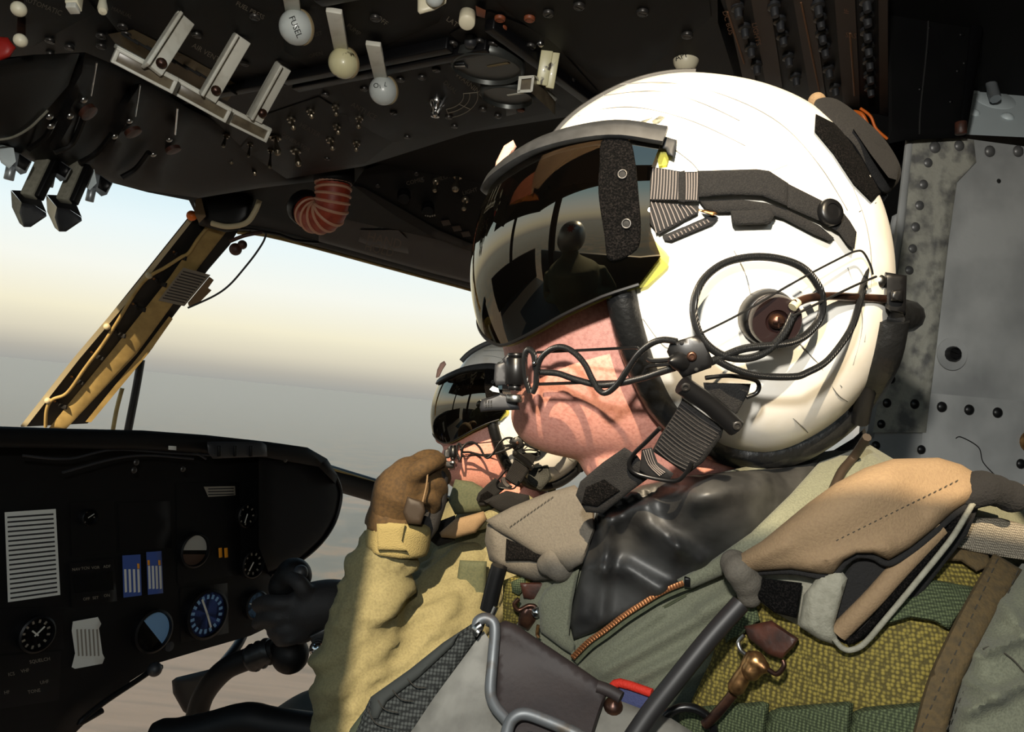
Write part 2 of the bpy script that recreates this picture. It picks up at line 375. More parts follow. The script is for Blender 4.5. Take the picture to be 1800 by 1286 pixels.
M = dict(
    white=mat('helmet_white', (243, 240, 232), .35, coat=.3, c2=(232, 226, 212), ns=25, nlo=.5, nhi=.7),
    seam=mat('seam_grey', (120, 120, 118), .7),
    grime=mat('scuff', (92, 92, 80), .7, c2=(150, 148, 130), ns=300),
    rubber=mat('edge_rubber', (20, 21, 22), .36, bump=(140, .5, 'noise')),
    rim=mat('visor_rim', (40, 41, 42), .55, c2=(52, 53, 54), ns=120),
    velcro=mat('hook_fabric', (6, 6, 6), 1., c2=(32, 29, 28), spec=.1, ns=900, nlo=.45, nhi=.7, bump=(900, 1., 'noise')),
    web=mat('black_webbing', (11, 10, 11), .9, c2=(27, 26, 25), ns=1100, bump=(1500, .5, 'noise')),
    ribweb=mat('rib_black', (18, 17, 18), .8), ribline=mat('rib_thread', (112, 104, 100), .7), ribline2=mat('rib_thread_dim', (40, 37, 36), .8),
    blackmet=mat('black_metal', (14, 14, 15), .32, metal=.2, c2=(22, 22, 23), ns=60),
    blackpl=mat('black_plastic', (15, 15, 16), .38),
    cable=mat('cable_black', (24, 25, 26), .34, wave=(500, .5, (0, 0, .7))),
    steel=mat('steel', (175, 175, 172), .28, metal=1.),
    wire=mat('dark_wire', (70, 70, 70), .3, metal=.8),
    brownpl=mat('brown_disc', (28, 15, 15), .4, coat=.2), brass=mat('brass', (170, 130, 84), .35, metal=.9, c2=(96, 66, 44), ns=150),
    copper=mat('copper_teeth', (176, 118, 78), .35, metal=.85), bronze=mat('dark_bronze', (96, 66, 50), .35, metal=.8, c2=(60, 44, 40), ns=120),
    skin=mat('skin', (222, 158, 142), .5, c2=(198, 132, 118), ns=420, nd=8, nlo=.42, nhi=.72, bump=(1500, .16, 'noise'), subs=.12),
    eye=mat('eye', (230, 225, 220), .2), peach=mat('peach_fleece', (224, 178, 160), .9, bump=(500, .6, 'noise')),
    suit=mat('suit_green', (108, 110, 92), .85, c2=(94, 96, 80), ns=900, bump=(900, .35, 'noise'), sheen=.1),
    suit2=mat('suit_tan_green', (126, 120, 86), .85, c2=(112, 106, 76), ns=300, bump=(700, .3, 'noise')),
    suitdk=mat('suit_dark_green', (78, 82, 60), .85, c2=(66, 72, 54), ns=300),
    cuff=mat('cuff_fleece', (142, 130, 86), .9, bump=(500, .7, 'noise')),
    seal=mat('neck_rubber', (36, 36, 36), .48, c2=(58, 58, 57), ns=40),
    pouch=mat('pouch_cloth', (132, 110, 82), .85, c2=(126, 104, 78), ns=600, bump=(800, .3, 'noise')),
    pouchg=mat('pouch_grey', (90, 85, 76), .85, c2=(83, 78, 70), ns=600, bump=(800, .3, 'noise')),
    pouchlt=mat('pouch_light', (138, 136, 122), .85, c2=(124, 122, 108), ns=200, bump=(800, .3, 'noise')),
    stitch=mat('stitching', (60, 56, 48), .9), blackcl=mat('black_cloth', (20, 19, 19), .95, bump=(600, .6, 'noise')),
    meshv=mat('vest_mesh', (124, 112, 46), .8, c2=(96, 86, 34), ns=160), meshbk=mat('vest_backing', (40, 38, 20), .9), webg=mat('green_webbing', (76, 84, 58), .8, c2=(60, 68, 46), ns=350, bump=(700, .6, 'noise'), wave=(240, .6, (0, 0, .3))),
    webgrey=mat('grey_webbing', (138, 130, 116), .8, c2=(112, 106, 96), ns=500, bump=(600, .5, 'noise')),
    binding=mat('brown_binding', (84, 68, 40), .85, c2=(70, 58, 36), ns=300, bump=(700, .3, 'noise')),
    leather=mat('brown_leather', (76, 42, 30), .5, c2=(46, 28, 22), ns=80, bump=(200, .2, 'noise')),
    dkleather=mat('dark_leather', (46, 37, 35), .65, c2=(38, 31, 31), ns=30, bump=(300, .1, 'noise')),
    plate=mat('worn_steel_plate', (122, 120, 112), .6, metal=.25, c2=(104, 102, 95), ns=60, bump=(150, .1, 'noise')),
    bentrod=mat('worn_rod', (112, 115, 117), .5, metal=.5, c2=(98, 90, 80), ns=90, nlo=.5, nhi=.7),
    padweb=mat('pad_webbing', (68, 70, 66), .8, c2=(50, 52, 50), ns=300, bump=(340, 1., 'voronoi')),
    padrib=mat('pad_rib', (56, 58, 54), .8), redth=mat('red_thread', (205, 44, 26), .7, bump=(800, .4, 'noise')), blueth=mat('blue_thread', (66, 72, 112), .8, bump=(800, .4, 'noise')),
    blackhose=mat('black_hose', (36, 34, 34), .5),
    black=mat('console_black', (6, 6, 7), .55, c2=(9, 9, 10), ns=30, spec=.25), blackbr=mat('console_brown_black', (9, 8, 7), .6, spec=.22),
    satin=mat('satin_black', (10, 10, 12), .42, spec=.3), roofm=mat('roof_black', (6, 6, 6), .8, spec=.2), char=mat('charcoal', (36, 37, 40), .5),
    print_=mat('panel_print', (126, 118, 104), .7), printdim=mat('panel_print_dim', (74, 66, 56), .7), printbr=mat('panel_print_brown', (120, 78, 46), .7),
    white2=mat('painted_white', (206, 204, 192), .45, c2=(184, 180, 166), ns=60, nlo=.5, nhi=.72),
    clearpl=mat('smoked_plastic', (108, 98, 80), .3, c2=(84, 74, 60), ns=60),
    cream=mat('cream_paint', (216, 208, 182), .4), ballw=mat('ball_grey_white', (188, 194, 192), .3, coat=.3), bally=mat('ball_yellowed', (206, 200, 160), .35, c2=(60, 50, 34), ns=55, nd=3, nlo=.60, nhi=.64, coat=.2),
    band=mat('ball_band', (140, 124, 94), .45), red=mat('red_paint', (150, 30, 22), .5), ink=mat('black_ink', (22, 22, 22), .8),
    fast=mat('fastener', (70, 68, 66), .35, metal=.7), chrome=mat('chrome', (200, 200, 200), .15, metal=1.), tog=mat('toggle_metal', (150, 140, 122), .3, metal=.9),
    rust=mat('rust_fastener', (120, 62, 36), .5), gdial=mat('dial_olive', (92, 82, 46), .4, c2=(34, 30, 20), ns=60), gface=mat('gauge_black', (12, 12, 13), .25), gring=mat('gauge_ring', (70, 72, 70), .35, metal=.6),
    dialw=mat('dial_white', (200, 198, 186), .6), hose=mat('duct_red', (150, 58, 34), .5, c2=(128, 46, 30), ns=60), hosew=mat('duct_wire', (186, 138, 112), .5),
    postt=mat('post_tan', (176, 150, 92), .6, c2=(154, 130, 78), ns=30), postb=mat('post_black', (20, 19, 17), .6), postw=mat('post_edge', (196, 184, 150), .5),
    plac=mat('placard', (128, 122, 110), .6), paper=mat('paper', (206, 206, 198), .7), glassd=mat('gauge_glass_blue', (120, 160, 200), .12, spec=1.),
    blueg=mat('blue_display', (60, 84, 150), .4), amber=mat('amber_mark', (226, 150, 36), .5), skyball=mat('attitude_grey', (150, 148, 140), .5), brownb=mat('attitude_brown', (60, 40, 28), .6),
    wall=mat('bulkhead_grey', (186, 188, 187), .42, metal=.12, c2=(150, 152, 152), ns=9, nlo=.42, nhi=.62, bump=(60, .25, 'noise')),
    worn=mat('bulkhead_worn', (172, 171, 160), .5, metal=.12, c2=(112, 112, 110), ns=55, nd=12, nlo=.46, nhi=.66, bump=(120, .6, 'noise')),
    rivet=mat('rivet_grey', (104, 104, 104), .4, metal=.4), rivetd=mat('rivet_dark', (34, 34, 35), .35, metal=.4),
    pale=mat('pale_blue_paint', (214, 226, 229), .4, coat=.2), brownst=mat('breaker_strip', (44, 32, 24), .6), tanst=mat('tan_stripe', (110, 76, 50), .6),
    glove=mat('glove_brown', (78, 58, 30), .85, c2=(62, 46, 24), ns=200, bump=(600, .3, 'noise')), gloveb=mat('glove_black', (24, 23, 24), .7, bump=(400, .3, 'noise')), glovel=mat('glove_leather', (46, 36, 26), .6),
    teal=mat('trouser_dark', (40, 52, 56), .8), orange=mat('orange_light', (240, 120, 40), .4), wood=mat('slat_olive', (104, 90, 62), .6),
    visor=lens('smoke_visor', (.050, .034, .022), 2.5, 0.0, ((.008, .007, .006), .10), (1, .93, .76)), yvis=lens('yellow_visor', (.92, .88, .30), 1.5, .02, ((.62, .60, .16), .40)),
    pane=lens('window_glass', (.97, .98, .98), 1.12), silv=mat('silver_paint', (150, 156, 160), .35, metal=.5),
)
# ------------------------------------------------------------------ landscape and haze
FW = Vector((-.866, .5, 0)); LT = Vector((.5, .866, 0)); UP = Vector((0, 0, 1))
GZ = -190
gm = bpy.data.materials.new('farmland'); gm.use_nodes = True; t = gm.node_tree; b = t.nodes['Principled BSDF']; b.inputs['Roughness'].default_value = .95; b.inputs['Specular IOR Level'].default_value = .05
tcn = t.nodes.new('ShaderNodeTexCoord'); mp = t.nodes.new('ShaderNodeMapping'); mp.inputs['Rotation'].default_value = (0, 0, math.radians(62)); mp.inputs['Scale'].default_value = (.35, 3.2, 1)
n1 = t.nodes.new('ShaderNodeTexNoise'); n1.inputs['Scale'].default_value = .02; n1.inputs['Detail'].default_value = 3
n2 = t.nodes.new('ShaderNodeTexNoise'); n2.inputs['Scale'].default_value = .012; n2.inputs['Detail'].default_value = 5
r1 = t.nodes.new('ShaderNodeValToRGB'); r2 = t.nodes.new('ShaderNodeValToRGB'); mx = t.nodes.new('ShaderNodeMix'); mx.data_type = 'RGBA'
for r, st in ((r1, [(.3, (.15, .105, .075)), (.5, (.19, .135, .10)), (.7, (.115, .085, .065))]), (r2, [(.36, (.04, .05, .05)), (.48, (.07, .075, .065)), (.58, (.17, .11, .065)), (.68, (.09, .085, .065))])):
    for i, (p, c) in enumerate(st):
        e = r.color_ramp.elements[i] if i < 2 else r.color_ramp.elements.new(p); e.position = p; e.color = (*c, 1)
gr = t.nodes.new('ShaderNodeTexGradient'); gr.gradient_type = 'SPHERICAL'; mp2 = t.nodes.new('ShaderNodeMapping'); mp2.inputs['Scale'].default_value = (1 / 900,) * 3; mp2.inputs['Location'].default_value = (.1, -.02, 0)
r3 = t.nodes.new('ShaderNodeMapRange'); r3.inputs[1].default_value = .25; r3.inputs[2].default_value = .42
t.links.new(tcn.outputs['Object'], mp.inputs[0]); t.links.new(mp.outputs[0], n1.inputs['Vector']); t.links.new(tcn.outputs['Object'], n2.inputs['Vector'])
t.links.new(n1.outputs[0], r1.inputs[0]); t.links.new(n2.outputs[0], r2.inputs[0]); t.links.new(tcn.outputs['Object'], mp2.inputs[0]); t.links.new(mp2.outputs[0], gr.inputs[0]); t.links.new(gr.outputs[1], r3.inputs[0])
t.links.new(r3.outputs[0], mx.inputs[0]); t.links.new(r2.outputs[0], mx.inputs[6]); t.links.new(r1.outputs[0], mx.inputs[7]); t.links.new(mx.outputs[2], b.inputs['Base Color'])
S_ = 26000
g = part('ground', ([Vector((x, y, GZ)) for x, y in ((-S_, -S_), (S_, -S_), (S_, S_), (-S_, S_))], [(0, 1, 2, 3)]), gm); g['kind'] = 'structure'; g['label'] = 'hazy farmland far below the windshield'; g['category'] = 'landscape'
hm = bpy.data.materials.new('haze'); hm.use_nodes = True; t = hm.node_tree; t.nodes.clear(); o_ = t.nodes.new('ShaderNodeOutputMaterial')
vs_ = t.nodes.new('ShaderNodeVolumeScatter'); vs_.inputs['Color'].default_value = (.80, .83, .82, 1); vs_.inputs['Density'].default_value = .00038; vs_.inputs['Anisotropy'].default_value = .0
va_ = t.nodes.new('ShaderNodeVolumeAbsorption'); va_.inputs['Color'].default_value = (.45, .47, .50, 1); va_.inputs['Density'].default_value = .0008
ad_ = t.nodes.new('ShaderNodeAddShader'); t.links.new(vs_.outputs[0], ad_.inputs[0]); t.links.new(va_.outputs[0], ad_.inputs[1]); t.links.new(ad_.outputs[0], o_.inputs['Volume'])
hz = part('haze_layer', box((0, 0, (GZ + .5 - 20) / 2), (1, 0, 0), (0, 1, 0), (0, 0, 1), (S_ - 50, S_ - 50, (-20 - GZ - .5) / 2)), hm, smooth=False); hz['kind'] = 'stuff'; hz['label'] = 'grey haze lying over the farmland'; hz['category'] = 'haze'

# ------------------------------------------------------------------ cockpit shell
OVZ = CAM.z + .42
OV = planeD((0, 0, OVZ), (0, 0, -1)); RF = planeD((0, 0, OVZ + .05), (0, 0, -1))
head_px = [(-260, 60), (-60, 215), (60, 285), (130, 302), (200, 322), (260, 338), (332, 352), (352, 392), (420, 400), (470, 405), (560, 428), (660, 456), (760, 484), (828, 503), (930, 535), (1050, 578)]
front = [P(u, v, RF(u, v)) for u, v in head_px]
roof_out = front + [Vector((1.6, 3.4, OVZ + .05)), Vector((1.6, -.4, OVZ + .05)), Vector((.18, -.4, OVZ + .05)), Vector((.20, .72, OVZ + .05)), Vector((-.9, .72, OVZ + .05)), Vector((-2.2, .75, OVZ + .05))]
def slab(pts, t):
    n = len(pts); V = [p.copy() for p in pts] + [p + UP * t for p in pts]
    return V, [tuple(range(n)), tuple(range(2 * n - 1, n - 1, -1))] + [((i + 1) % n, i, i + n, (i + 1) % n + n) for i in range(n)]
ceil_ = struct('ceiling', slab(roof_out, .05), M['roofm'], 'black cockpit ceiling over the windshield', 'ceiling', smooth=False)
# header beam along the windshield top: a rounded channel, in two lifts
hb = [p + UP * -.004 for p in front[8:]]
part('header_beam', tube([p + Vector((.0, -.02, .012)) for p in hb], .022, 10, 3), M['postb'], ceil_)
part('header_lip', tube([p + Vector((.0, -.005, -.012)) for p in hb], .006, 8, 3), M['postt'], ceil_, 'thin tan seal along the windshield header')
hdr = tps([(470, 400, 2.1), (828, 500, 2.55), (640, 330, 1.95), (820, 400, 2.2), (560, 350, 2.0)])
part('header_panel', patch([(560, 372), (640, 382), (740, 410), (832, 440), (832, 498), (760, 480), (660, 452), (560, 424)], sh(hdr, .0), .03, .006, 10, 14), M['satin'], ceil_)
part('placard_plate', patch([(634, 404), (700, 404), (716, 420), (718, 446), (650, 432), (630, 424)], sh(hdr, .012), .006, .001, 4, 12), M['satin'], ceil_)
part('placard_lettering', cat(textg('HAND', 676, 422, 17, 14, sh(hdr, .013), squash=.9), textg('HOLD', 667, 438, 15, 14, sh(hdr, .013), squash=.9)), M['printdim'], ceil_, 'grey letters reading HAND HOLD')

# camera-side structure: door frame with the window openings for the sun, plus added unseen light blockers
wl = thing('wall_left', 'dark door frame, window rails and added light-blocking panels behind the viewer', 'wall', (-.2, -.52, .2), kind='structure')
part('window_rail', box((-.2, -.66, CAM.z + .61), (1, 0, 0), (0, 1, 0), UP, (2.0, .03, .085), .01), M['roofm'], wl)
part('door_panel', box((-.2, -.67, CAM.z - .62), (1, 0, 0), (0, 1, 0), UP, (1.55, .03, .34), .01), M['char'], wl)
part('door_post', box((-1.36, -.66, CAM.z + .02), (1, 0, 0), (0, 1, 0), UP, (.07, .035, .60), .01), M['roofm'], wl)
part('door_post', box((.62, -.66, CAM.z + .0), (1, 0, 0), (0, 1, 0), UP, (.05, .035, .55), .01), M['roofm'], wl)
part('light_blocker', box((-1.385, -.66, CAM.z + 1.0), (1, 0, 0), (0, 1, 0), UP, (.80, .03, .45), .01), M['roofm'], wl)  # added out of view to keep the sun off the instrument panel
part('light_blocker', box((1.06, -.66, CAM.z + .25), (1, 0, 0), (0, 1, 0), UP, (.40, .03, 1.2), .01), M['roofm'], wl)  # added out of view to close off sky on the right
part('light_blocker', box((-2.22, .3, CAM.z + .98), (1, 0, 0), (0, 1, 0), UP, (.03, 1.0, .46), .01), M['roofm'], wl)  # added out of view, darkens the visor's upper reflection
part('light_blocker', box((-2.22, .3, CAM.z - .62), (1, 0, 0), (0, 1, 0), UP, (.03, 1.0, .34), .01), M['roofm'], wl)  # lower half of the same added, unseen blocker
part('door_post', box((-2.2, .25, CAM.z + .1), (1, 0, 0), (0, 1, 0), UP, (.03, .06, .5), .01), M['roofm'], wl)
part('sky_blocker', slab([Vector((-2.2, .74, OVZ + .075)), Vector((.20, .74, OVZ + .075)), Vector((.20, -.7, CAM.z + 1.46)), Vector((-2.2, -.7, CAM.z + 1.46))], .02), M['roofm'], wl)  # added unseen sheet, slopes with the sun rays and shuts out sky

fl_ = struct('floor', box((-.4, .27, CAM.z - .98), (1, 0, 0), (0, 1, 0), UP, (1.8, .93, .02), .0), M['char'], 'dark cockpit floor', 'floor', smooth=False)
struct('wall_rear', box((1.45, 1.2, CAM.z - .2), (0, 1, 0), (1, 0, 0), UP, (1.9, .03, .8), .0), M['char'], 'dark rear cabin wall', 'wall', smooth=False)
# ------------------------------------------------------------------ windshield, centre post
wsd = tps([(330, 385, 2.02), (470, 405, 2.2), (830, 503, 2.75), (36, 748, 2.25), (300, 760, 2.35), (640, 850, 2.55), (-200, 200, 1.75), (-200, 760, 2.2), (950, 900, 2.8)])
w1 = thing('window_1', 'clear right windshield panel beside the tan centre post', 'window', P(500, 830, 2.45), kind='structure')
part('pane', patch([(352, 388), (420, 398), (470, 402), (660, 452), (830, 500), (960, 545), (1500, 700), (1500, 960), (960, 900), (640, 846), (400, 790), (110, 756)], sh(wsd, -.03), .006, res=60), M['pane'], w1)
part('sill', tube([P(560, 832, 2.30), P(640, 856, 2.36), P(700, 872, 2.42), P(860, 905, 2.6)], .036, 12, 3), M['postb'], w1, 'black window sill running behind the far pilot')
part('sill_edge', tube([P(560, 818, 2.28), P(640, 843, 2.34), P(700, 859, 2.40), P(860, 892, 2.58)], .007, 8, 3), M['postt'], w1)
w2 = thing('window_2', 'clear left windshield panel above the instrument panel', 'window', P(0, 750, 2.2), kind='structure')
part('pane', patch([(-260, 60), (-60, 200), (60, 280), (200, 318), (330, 350), (345, 386), (36, 750), (-260, 752)], sh(wsd, -.03), .006, res=60), M['pane'], w2)
w3 = thing('window_3', 'lower chin window under the instrument panel', 'window', P(300, 1300, 2.6), kind='structure')
part('pane', patch([(-200, 1500), (0, 1240), (200, 1100), (520, 890), (760, 900), (760, 1500)], 2.7, .006, res=90), M['pane'], w3)
po = thing('trim_1', 'tan and black slanted centre post between the windshield panels', 'window post', P(90, 750, 2.25), kind='structure')
part('post_body', patch([(332, 380), (424, 396), (404, 430), (366, 474), (300, 562), (268, 612), (154, 744), (36, 750)], wsd, .05, res=14), M['postb'], po)
part('post_face', patch([(362, 397), (398, 407), (352, 466), (300, 540), (240, 622), (116, 754), (86, 752), (200, 612), (296, 490)], sh(wsd, .022), .02, .003, 6, 12), M['postt'], po)
part('post_edge', patch([(333, 382), (340, 386), (240, 512), (140, 630), (46, 750), (36, 748), (130, 628), (232, 508)], sh(wsd, .03), .03, res=10), M['postw'], po)
part('post_flange', patch([(297, 556), (304, 560), (262, 620), (160, 742), (150, 741), (250, 618)], sh(wsd, .016), .02, res=10), M['postt'], po)
for u, v in [(310, 446), (275, 493), (238, 537), (203, 583), (165, 622), (130, 665), (100, 708)]:
    part('clip', cat(dome(u, v, sh(wsd, .004), .006), beam(P(u + 4, v + 4, wsd(u, v) - .008), P(u + 17, v + 8, wsd(u, v) - .022), .012, .006, UP)), M['postb'], po)
    part('clip_screw', dome(u - 4, v - 3, sh(wsd, .01), .004), M['brass'], po)
part('post_cable', pxtube([(364, 400), (348, 420), (332, 444), (318, 452), (290, 470), (262, 486), (240, 510), (206, 566), (180, 606), (150, 646), (118, 690), (92, 702), (82, 720), (80, 750)], sh(wsd, .036), 3.0), M['postt'], po)
part('cable_clamp', cat(*[ball(P(u, v, wsd(u, v) - .036), .009) for u, v in ((262, 484), (188, 574), (84, 704))]), M['postw'], po)
part('placard', patch([(322, 470), (370, 483), (324, 538), (278, 528)], sh(wsd, .045), .004, res=12), M['plac'], po, 'small grey placard card')
rows = []
for i in range(11):
    t_ = .1 + .8 * i / 10; a_ = Vector((322, 470)).lerp(Vector((278, 528)), t_); b_ = Vector((370, 483)).lerp(Vector((324, 538)), t_)
    rows.append(patch([a_.lerp(b_, .08) + Vector((0, -1)), a_.lerp(b_, .92) + Vector((0, -1)), a_.lerp(b_, .92) + Vector((0, 1.2)), a_.lerp(b_, .08) + Vector((0, 1.2))], sh(wsd, .046), .001, res=20))
part('placard_print', cat(*rows), M['char'], po)
part('spare_cards', patch([(368, 486), (376, 492), (366, 506), (372, 510), (352, 530), (332, 538), (330, 532)], sh(wsd, .036), .004, res=12), M['pouch'], po)
solo('antenna_wire', pxtube([(396, 406), (430, 402), (464, 408), (465, 420), (452, 442), (432, 468), (404, 500), (376, 520), (330, 541)], sh(wsd, .05), 1.8), M['char'], 'thin dark wire hanging in a loop beside the centre post', 'wire')
solo('header_wire', pxtube([(440, 404), (466, 408), (490, 412), (520, 422), (560, 426)], sh(wsd, .02), 2.6), M['blackpl'], 'short black wire along the windshield header', 'wire')
bk = thing('post_bracket', 'dark bracket and coil at the top of the centre post', 'bracket', P(390, 385, 1.95))
part('bracket_body', patch([(340, 352), (372, 338), (420, 334), (446, 350), (440, 384), (420, 404), (396, 408), (350, 396)], 1.95, .05, .02, 18, 12), M['satin'], bk)
part('bracket_arm', pxtube([(372, 392), (400, 398), (432, 392), (448, 372), (456, 352)], 1.92, 5), M['postw'], bk)
part('indicator_lamp', ball(P(337, 379, 1.93), .013), M['orange'], bk, 'orange lamp')
part('bracket_plate', patch([(344, 350), (354, 348), (362, 380), (350, 392), (342, 376)], 1.92, .006, res=10), M['pouch'], bk)
part('red_knob', cat(ball(P(414, 438, 1.98), .016), ball(P(426, 430, 1.98), .012), tube([P(404, 424, 1.98), P(430, 414, 1.98), P(460, 408, 2.0)], .005)), M['leather'], bk)
wp = thing('wiper_arm', 'two thin wiper struts outside the windshield', 'wiper', P(200, 757, 2.6))
part('strut', tube([P(215, 682, 2.5), P(205, 720, 2.5), P(196, 770, 2.5)], .007), M['postt'], wp)
part('strut', tube([P(248, 632, 2.5), P(238, 690, 2.5), P(222, 772, 2.5)], .013), M['blackmet'], wp)

# ------------------------------------------------------------------ right bulkhead
WN = Vector((.12, -1, .0)).normalized(); WL = planeD(P(1680, 500, .86), WN)
wr_ = thing('wall_right', 'grey riveted metal bulkhead behind the near pilot', 'wall', P(1680, 980, .88), kind='structure')
part('panel_sheet', patch([(1612, 232), (1880, 268), (1880, 1050), (1480, 1000), (1520, 800), (1556, 620), (1590, 380)], WL, .03, res=26, wr=ridges([(1672, 260, 1642, 760, 14, .0012), (1700, 600, 1800, 980, 20, .001)])), M['wall'], wr_)
part('doubler', patch([(1606, 236), (1712, 246), (1716, 284), (1682, 320), (1668, 420), (1652, 560), (1628, 760), (1534, 760), (1560, 600), (1590, 400)], sh(WL, .004), .006, res=18, wr=ridges([(1624, 260, 1560, 740, 8, .0008)])), M['worn'], wr_, 'worn and scraped edge strip')
part('edge_flange', patch([(1592, 240), (1608, 238), (1590, 400), (1562, 600), (1536, 770), (1518, 770), (1546, 600), (1574, 400)], sh(WL, .001), .03, .004, 8, 14), M['wall'], wr_)
part('lower_plate', patch([(1628, 690), (1880, 712), (1880, 1050), (1600, 1000)], sh(WL, .003), .004, res=30), M['wall'], wr_)
for (u, v, r) in [(1643, 259, 11), (1686, 256, 10), (1740, 265, 10), (1790, 265, 10), (1631, 286, 9), (1623, 324, 9), (1616, 361, 9), (1609, 399, 9), (1604, 437, 8.5), (1598, 475, 8.5), (1578, 588, 8.5), (1569, 628, 8.5), (1566, 666, 8.5), (1559, 708, 8.5),
                  (1608, 710, 9), (1656, 715, 9.5), (1704, 720, 9.5), (1754, 725, 9.5), (1549, 745, 8), (1540, 783, 8), (1795, 815, 9), (1620, 790, 8), (1790, 858, 9)]:
    part('rivet', dome(u, v, sh(WL, .004), r * .86 / FPX, .6), M['rivet'] if v < 500 else M['rivetd'], wr_)
part('screw_washer', lathe([(.0001, 0), (.018, 0), (.018, .0012), (.0001, .0014)], *(lambda s: (s[0] - s[1] * .0002, s[1]))(surf(1673, 622, sh(WL, .0035))), 28), M['wall'], wr_)
part('screw', screw(1673, 622, sh(WL, .005), .0085, .8), M['rivetd'], wr_)
part('drill_hole', dome(1756, 318, sh(WL, .0002), .0032, .2), M['ink'], wr_)
part('warm_reflector', lathe([(.012, 0), (.012, .004), (.007, .006), (.0001, .007)], *(lambda s: (s[0], s[1]))(surf(1808, 776, sh(WL, .002)))), M['brass'], wr_)
part('paint_crack', pxtube([(1680, 770), (1690, 768), (1720, 786), (1728, 812), (1750, 836)], sh(WL, .0032), 1.0, 5), M['rivetd'], wr_)
bh = thing('trim_2', 'dark recess with a rounded frame behind the helmet', 'recess', P(1570, 420, .95), kind='structure')
part('recess_back', patch([(1480, 150), (1612, 228), (1612, 420), (1560, 700), (1450, 700)], .97, .02, res=40), M['roofm'], bh)
part('recess_frame', pxtube([(1562, 240), (1590, 242), (1601, 250), (1596, 290), (1588, 330)], .885, 3), M['char'], bh)
part('side_strip', patch([(1568, 380), (1590, 368), (1584, 420), (1566, 500), (1548, 520), (1546, 490)], .905, .02, .003, 8, 12), M['wall'], bh)
cn = thing('trim_3', 'tall black column above the bulkhead', 'column', P(1640, 240, .88), kind='structure')
cd_ = planeD(P(1640, 150, .845), (.1, -1, .05))
part('column_face', patch([(1560, -80), (1752, -80), (1722, 100), (1698, 240), (1596, 246), (1562, 252)], cd_, .1, .004, 10, 24), M['black'], cn)
part('column_edge', patch([(1716, -80), (1750, -80), (1720, 100), (1696, 236), (1684, 236), (1700, 100)], sh(cd_, .008), .02, .003, 6, 14), M['satin'], cn)
part('column_seam', pxtube([(1634, -40), (1630, 70), (1618, 190), (1616, 236)], sh(cd_, .0045), 1.4, 5), M['ink'], cn)
for u, v in [(1634, 48), (1630, 92), (1618, 156), (1702, 38), (1696, 110), (1692, 60), (1672, 178), (1684, 124), (1690, 60)]:
    part('column_rivet', dome(u, v, sh(cd_, .0045), .0022), M['satin'], cn)
part('latch_pin', cyl(P(1689, 236, .83), P(1689, 214, .83), .006), M['leather'], cn)
pb = thing('trim_4', 'pale blue painted corner panel with rivets', 'panel', P(1750, 230, 1.0), kind='structure')
pd_ = tps([(1690, 235, .93), (1850, 240, .93), (1700, 100, 1.06), (1850, 110, 1.06)])
part('panel_sheet', patch([(1690, 112), (1860, 104), (1860, 244), (1690, 236)], pd_, .02, res=20), M['pale'], pb)
part('panel_top', patch([(1690, -80), (1860, -80), (1860, 114), (1690, 122)], 1.07, .02, res=40), M['char'], pb)
part('panel_ledge', pxtube([(1712, 100), (1760, 108), (1860, 112)], 1.04, 5), M['satin'], pb)
q_ = surf(1748, 174, pd_)
part('round_patch', lathe([(.0001, .001), (.024, .001), (.026, 0)][::-1], q_[0], q_[1], 28), M['pale'], pb)
for u, v in [(1711, 198), (1771, 205), (1750, 133), (1712, 160)]: part('rivet', dome(u, v, pd_, .008, .6), M['pale'], pb)
solo('conduit_tube', pxtube([(1722, 60, 1.0), (1730, 100, .99), (1742, 146, .975), (1750, 174, .96)], None, 9), M['silv'], 'grey conduit tube dropping onto the pale blue corner panel', 'tube')
solo('paper_tag', patch([(1788, 0), (1860, -10), (1860, 110), (1796, 104), (1790, 60)], .95, .004, .002, 6, 14), M['paper'], 'printed cream tag hanging at the top right corner', 'tag')
solo('wire_bundle', cat(pxtube([(1500, 196), (1516, 202), (1530, 230), (1548, 250)], .93, 3.5), pxtube([(1512, 190), (1530, 204), (1540, 226), (1560, 244)], .93, 2.5)), M['orange'], 'orange and white wires behind the black column', 'wires')
# ------------------------------------------------------------------ overhead console
oc = thing('overhead_console', 'black overhead switch console with levers, gauges and rows of toggles', 'console', (-.1, 1.0, OVZ))
def ovp(pts, off, t=.02, **k): return patch(pts, sh(OV, off), t, **k)
part('console_base', ovp([(-300, 60), (-200, -50), (1260, -70), (1262, 40), (1290, 130), (1250, 190), (1000, 205), (830, 232), (640, 292), (330, 342), (200, 318), (60, 250)], 0, .045, res=60), M['black'], oc)
for pts in ([(-150, -60), (110, -60), (170, 20), (60, 80), (-60, 90)], [(150, -60), (470, -60), (560, -30), (470, 130), (250, 110), (180, 20)],
            [(480, -60), (820, -60), (770, 40), (560, 130), (500, 90)], [(560, 140), (790, 70), (900, 110), (1000, 190), (830, 228), (690, 250), (600, 210)],
            [(470, 200), (560, 170), (690, 250), (640, 288), (500, 300), (420, 262)], [(790, 60), (860, 20), (960, 60), (1050, 160), (1000, 196), (880, 130)],
            [(830, -60), (1240, -60), (1250, 30), (1130, 130), (1050, 140), (880, 10)]):
    part('switch_panel', ovp(pts, .004, .006, res=40), M['blackbr'], oc)
for a, b_ in (((500, 138), (792, 78)), ((300, 176), (500, 138)), ((520, 150), (860, 80)), ((560, -5), (680, -28)), ((860, 40), (1060, 190))):
    part('panel_rail', beam(P(*a, OV(*a) - .012), P(*b_, OV(*b_) - .012), .016, .014, UP, .002), M['satin'], oc)
